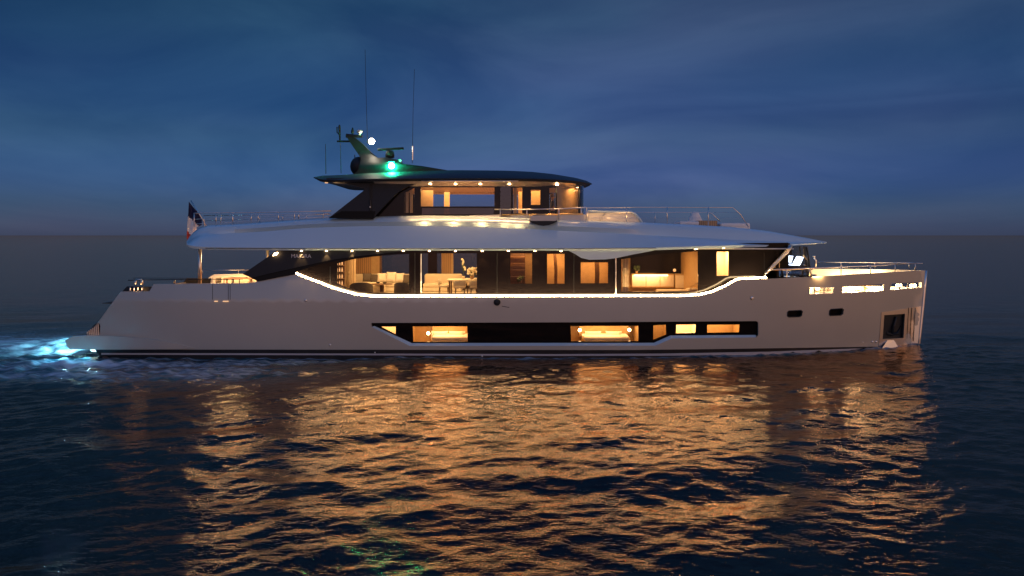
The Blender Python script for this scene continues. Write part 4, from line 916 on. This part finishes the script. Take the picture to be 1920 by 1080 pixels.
t = thing('washbasin', 'bright round washbasin in the short hull window', 'washbasin', PT(1290, 634, -2.9))
MB().lathe((0, 0, 0), [(.05, 0), (.12, .05), (.24, .22), (.21, .22), (.1, .1), (.01, .09)], 20).build('bowl', 'white_fabric', t, True)
# helm displays and console in the forward wheelhouse
t = thing('helm_console', 'dark helm console with two glowing white screens in the forward wheelhouse', 'helm console', (12.45, -1.2, 3.0))
def loc(px, py, yv): return PT(px, py, yv) - Vector((12.45, -1.2, 3.0))
MB().add([loc(1462, 506, -1.9), loc(1525, 506, -1.9), loc(1518, 499, -1.9), loc(1470, 500, -1.9), loc(1462, 506, .6), loc(1525, 506, .6), loc(1518, 499, .6), loc(1470, 500, .6)], [(0, 1, 2, 3), (7, 6, 5, 4), (0, 4, 5, 1), (3, 2, 6, 7), (1, 5, 6, 2), (0, 3, 7, 4)]).build('dashboard', 'black_gloss', t)
for q in ([(1481, 480), (1487.5, 480), (1484, 492), (1481, 492.5)], [(1501, 481), (1507, 482.5), (1501, 495.5), (1494, 494)], [(1483, 495.5), (1501, 495.5), (1499, 498), (1484, 497.5)]):
    A = [loc(x, y, -1.55) for x, y in q]; B2 = [p + Vector((.02, .5, 0)) for p in A]; MB().add(A + B2, [(3, 2, 1, 0), (4, 5, 6, 7), (0, 1, 5, 4), (1, 2, 6, 5), (2, 3, 7, 6), (3, 0, 4, 7)]).build('screen', 'screen', t)
MB().tube([loc(1506, 477, -1.3), loc(1507, 480, -1.3), loc(1511, 485, -1.3), loc(1514, 487, -1.3)], .03, 6).build('wiper_arm', 'gold', t, True)
MB().box((-1.0, -.2, .55), (.05, 1.6, .9)).build('rear_wall', 'black_gloss', t)
# upper deck side details
o = panel('deck_coaming', [(880, 404), (940, 402.5), (1094, 401.5), (1100, 403), (1100, 420), (880, 420)], hc(2.50), 'cream', Y, thick=.10)
MB().tube([PT(941, 402.5, -2.52), PT(1093, 401.2, -2.52)], .03, 6).build('coaming_trim', 'gold', Y, True)
q0 = MB(); rows = []
for yv, sc in ((-3.05, .93), (-3.0, 1.0), (-2.55, 1.0)):
    rows.append([PT(1019 + (x - 1019) * sc, y, yv) for x, y in ((993, 404), (1045, 404), (1045, 413), (1040, 417), (1030, 421), (1019, 422.5), (1008, 421), (998, 417.5), (993, 413))])
q0.grid(rows, close=True); q0.f += [tuple(range(9))]; ws = q0.build('wing_station', 'hull_paint', Y)
r2 = [[PT(1019 + (x - 1019) * sc, y, yv) for x, y in ((992.5, 414.2), (1045.5, 414.2), (1040, 418), (1030, 422), (1019, 423.5), (1008, 422), (998, 418.5))] for yv, sc in ((-3.07, .95), (-3.02, 1.0), (-2.55, 1.0))]
q0 = MB(); q0.grid(r2, close=True); q0.f += [tuple(range(7))]; q0.build('lower_cover', 'gunmetal', ws)
MB().tube([PT(993, 403.4, -3.02), PT(1045, 403.4, -3.02)], .028, 6).build('trim', 'gold', ws, True)
# spa windscreen on the fore part of the sun deck
o = panel('spa_windscreen', [(1101, 397.5), (1182, 397.5), (1190, 401), (1198, 409), (1203, 420), (1101, 420)], hc(2.15), 'cream', Y, thick=.05, mirror=True)
MB().tube([PT(1101, 397, -2.17), PT(1183, 397, -2.17), PT(1192, 402, -2.17), PT(1199, 410, -2.17), PT(1204, 419, -2.17)], .06, 8).build('windscreen_rail', 'deck_paint', Y, True)
MB().tube([PT(1125, 417, -2.24), PT(1128, 407, -2.24), PT(1134, 401, -2.24)], .03, 6).build('windscreen_trim', 'cream', Y, True)
lamp('AREA', 'spa_lamp', PT(1145, 408, -2.75), 5, size=2.0, size_y=.1, target=PT(1145, 404, -2.1))
t = thing('covered_seat', 'pale cone shaped covered seat behind the rail on the fore sun deck', 'seat', PT(1303, 420, -.6))
b = MB(); b.lathe((0, 0, 0), [(.34, 0), (.34, .10), (.25, .30), (.17, .50), (.11, .56), (.01, .58)], 18, 1.1, .9); b.build('cover', 'white_fabric', t, True)
for x0, x1, y_, lb in ((1270, 1308, 421, 'pale sun pad left of the slatted box on the fore sun deck'), (1345, 1400, 424, 'pale sun pad at the fore end of the sun deck rail')):
    a, c = PT(x0, y_, -1.2), PT(x1, y_, -1.2); t = thing('sun_pad', lb, 'sun pad', ((a.x + c.x) / 2, -1.0, a.z - .25), 'sun pads on the fore sun deck')
    rbox('mattress', (0, 0, .30), ((c.x - a.x) / 2, .7, .09), 'white_fabric', t, .07); rbox('base', (0, 0, .12), ((c.x - a.x) / 2, .68, .12), 'cream', t, .02)
a, c = PT(1309, 422, -1.6), PT(1344, 422, -1.6); t = thing('storage_box', 'low slatted wooden box between the two pale sun pads', 'box', ((a.x + c.x) / 2, -1.4, a.z - .2))
rbox('body', (0, 0, .2), ((c.x - a.x) / 2, .3, .2), 'slats', t, .02)
# foredeck furniture
t = sofa('cream foredeck sofa facing the bow behind the bulwark', 14.0, 15.6, .3, 2.30, .85, d=1.0)
t = thing('deck_table', 'low teak table on the foredeck beside the sofa', 'table', (16.3, .0, 2.30)); rbox('table_top', (0, 0, .50), (.45, .45, .025), 'teak', t, .02); rbox('pedestal', (0, 0, .25), (.08, .08, .24), 'steel', t, .01)
for x, lb in ((17.35, 'steel capstan nearest the bow on the foredeck'), (16.95, 'steel capstan behind the bow one on the foredeck')):
    t = MB().lathe((0, 0, 0), [(.16, 0), (.14, .1), (.08, .2), (.10, .36), (.16, .42), (.02, .44)], 16).build('capstan', 'steel', None, True); t.location = (x, -.5 if x > 17.1 else .45, 2.30); tag(t, lb, 'capstan', 'capstans on the foredeck')
# aft deck furniture
t = thing('deck_table', 'dark aft deck table between chairs under the upper deck', 'table', (-13.35, 1.6, 2.30)); rbox('table_top', (0, 0, .74), (.75, .5, .025), 'dark_wood', t, .02)
for a, c in ((-.6, -.4), (.6, -.4), (.6, .4), (-.6, .4)): rbox('leg', (a, c, .36), (.03, .03, .36), 'dark_wood', t, .01)
chair('dark framed chair left of the aft deck table', -14.3, 1.5, 2.30, math.radians(90), 'deck chairs at the aft deck table', 'grey_fabric')
chair('dark framed chair right of the aft deck table', -12.4, 1.5, 2.30, math.radians(-90), 'deck chairs at the aft deck table', 'grey_fabric')
t = thing('lantern', 'round glowing lantern on the aft deck table', 'lantern', (-12.95, 1.5, 3.066)); MB().lathe((0, 0, 0), [(.05, 0), (.10, .03), (.12, .14), (.10, .26), (.05, .30)], 14).build('shade', 'dim_glow', t, True); MB().tube([(-.05, 0, .3), (0, 0, .36), (.05, 0, .3)], .01, 5).build('handle', 'steel', t, True)
sofa('cream aft deck bench along the far bulwark', -15.3, -13.4, 2.4, 2.30, .78)
# flag
out = [(354, 378), (361, 387), (372, 400), (378.5, 413), (378, 422), (368, 426), (369.5, 431), (365, 440), (358, 446), (351, 453), (350, 444), (351.5, 420), (353, 400)]
vs, fs = tri2d(out, [], 3, 3); V = []; fm_ = []
for x, y in vs: V.append(PT(x, y, -.10 * math.sin((x - 350) * .42 + (y - 380) * .06)))
n = len(V); V2 = V + [p + Vector((0, .012, 0)) for p in V]; FF = [f[::-1] for f in fs] + [tuple(i + n for i in f) for f in fs]
o = link('ensign_flag', V2, FF, 'flag_blue', None, True); o.data.materials.append(MT['flag_white']); o.data.materials.append(MT['flag_red'])
for k, f in enumerate(FF):
    cx = sum(vs[i % n][0] for i in f) / 3; cy = sum(vs[i % n][1] for i in f) / 3
    o.data.polygons[k].material_index = 0 if cy < 404 + (cx - 352) * .95 else (1 if cy < 431 + (cx - 350) * 1.3 else 2)
tag(o, 'blue white and red flag drooping from the slanted staff at the stern', 'flag')
lamp('POINT', 'flag_lamp', PT(362, 446, -.9), 1.2, radius=.05)
# person in the upper wheelhouse
px_ = PT(1036, 380, -1.55).x; pe = thing('person', 'person in dark clothes standing behind the upper wheelhouse glass with an arm bent forward', 'person', (px_, -1.55, 5.28))
def skin(name, m, vs, es, rs, parent, root=0, sub=2):
    me = bpy.data.meshes.new(name); me.from_pydata(vs, es, []); me.update(); o = bpy.data.objects.new(name, me); COL.objects.link(o); o.parent = parent
    md = o.modifiers.new('skin', 'SKIN'); md.use_smooth_shade = True; me.materials.append(MT[m])
    sv = me.skin_vertices[0].data if me.skin_vertices else None
    if sv is None:
        bpy.context.view_layer.update(); sv = me.skin_vertices[0].data
    for i, r in enumerate(rs): sv[i].radius = r if isinstance(r, tuple) else (r, r); sv[i].use_root = (i == root)
    o.modifiers.new('sub', 'SUBSURF').levels = sub; o.modifiers['sub'].render_levels = sub
    return o
V = [(0, 0, .92), (0, 0, 1.12), (0, 0, 1.34), (0, .0, 1.44), (0, 0, 1.50), (.01, -.01, 1.58), (.02, -.01, 1.66),
     (.0, -.17, 1.38), (.02, -.24, 1.12), (.16, -.26, 1.02), (.26, -.25, 1.10), (.31, -.25, 1.15),
     (.0, .17, 1.38), (-.02, .23, 1.12), (.06, .24, .90), (.08, .24, .82),
     (0, -.09, .86), (.01, -.10, .48), (-.01, -.10, .09), (.12, -.11, .03), (0, .09, .86), (-.03, .10, .48), (-.05, .10, .09), (.08, .11, .03)]
E = [(0, 1), (1, 2), (2, 3), (3, 4), (4, 5), (5, 6), (2, 7), (7, 8), (8, 9), (9, 10), (10, 11), (2, 12), (12, 13), (13, 14), (14, 15), (0, 16), (16, 17), (17, 18), (18, 19), (0, 20), (20, 21), (21, 22), (22, 23)]
R_ = [(.11, .15), (.10, .13), (.11, .15), .055, .05, (.095, .075), (.085, .07), .055, .042, .036, .03, .034, .055, .042, .034, .034, .085, .058, .042, .035, .085, .058, .042, .035]
bd_ = skin('body', 'skin', V, E, R_, pe)
for k in range(4):
    for base, dr in ((Vector((.31, -.25, 1.15)), Vector((.07, 0, .05))), (Vector((.08, .24, .82)), Vector((.02, 0, -.08)))):
        off_ = Vector((0, (k - 1.5) * .018, 0)); MB().tube([base + off_, base + off_ + dr * .6, base + off_ + dr + Vector((0, 0, -.015))], [.009, .008, .006], 6).build('finger', 'skin', bd_, True)
skin('shirt', 'navy_cloth', [V[0], V[1], V[2], V[3], V[7], V[8], V[12], V[13]], [(0, 1), (1, 2), (2, 3), (2, 4), (4, 5), (2, 6), (6, 7)], [(.125, .165), (.115, .145), (.125, .165), .07, .07, .058, .07, .058], pe)
skin('trousers', 'navy_cloth', [V[0], V[16], V[17], V[18], V[20], V[21], V[22]], [(0, 1), (1, 2), (2, 3), (0, 4), (4, 5), (5, 6)], [(.125, .16), .10, .075, .06, .10, .075, .06], pe)
h = MB(); h.ball((-.005, -.01, 1.655), .108, .98, .86, 1.02, 16, 12); v0 = h.v; hb = h.build('hair', 'hair', pe, True)
for q in hb.data.vertices:
    if q.co.x > .045 and q.co.z < 1.70: q.co.x = .045
    if q.co.z < 1.56: q.co.z = 1.58
f_ = MB(); f_.ball((.112, -.01, 1.60), .018, 1, .7, 1.3, 8, 6); f_.build('nose', 'skin', bd_, True)
for sy in (-1, 1): MB().ball((.098, -.01 + sy * .03, 1.625), .011, n=8, m=6).build('eye', 'cream', bd_, True); MB().ball((.01, -.01 + sy * .085, 1.61), .022, .7, .4, 1.2, 8, 6).build('ear', 'skin', bd_, True)
MB().ball((.10, -.01, 1.565), .016, .5, 1.4, .4, 8, 5).build('mouth', 'pot', bd_, True)
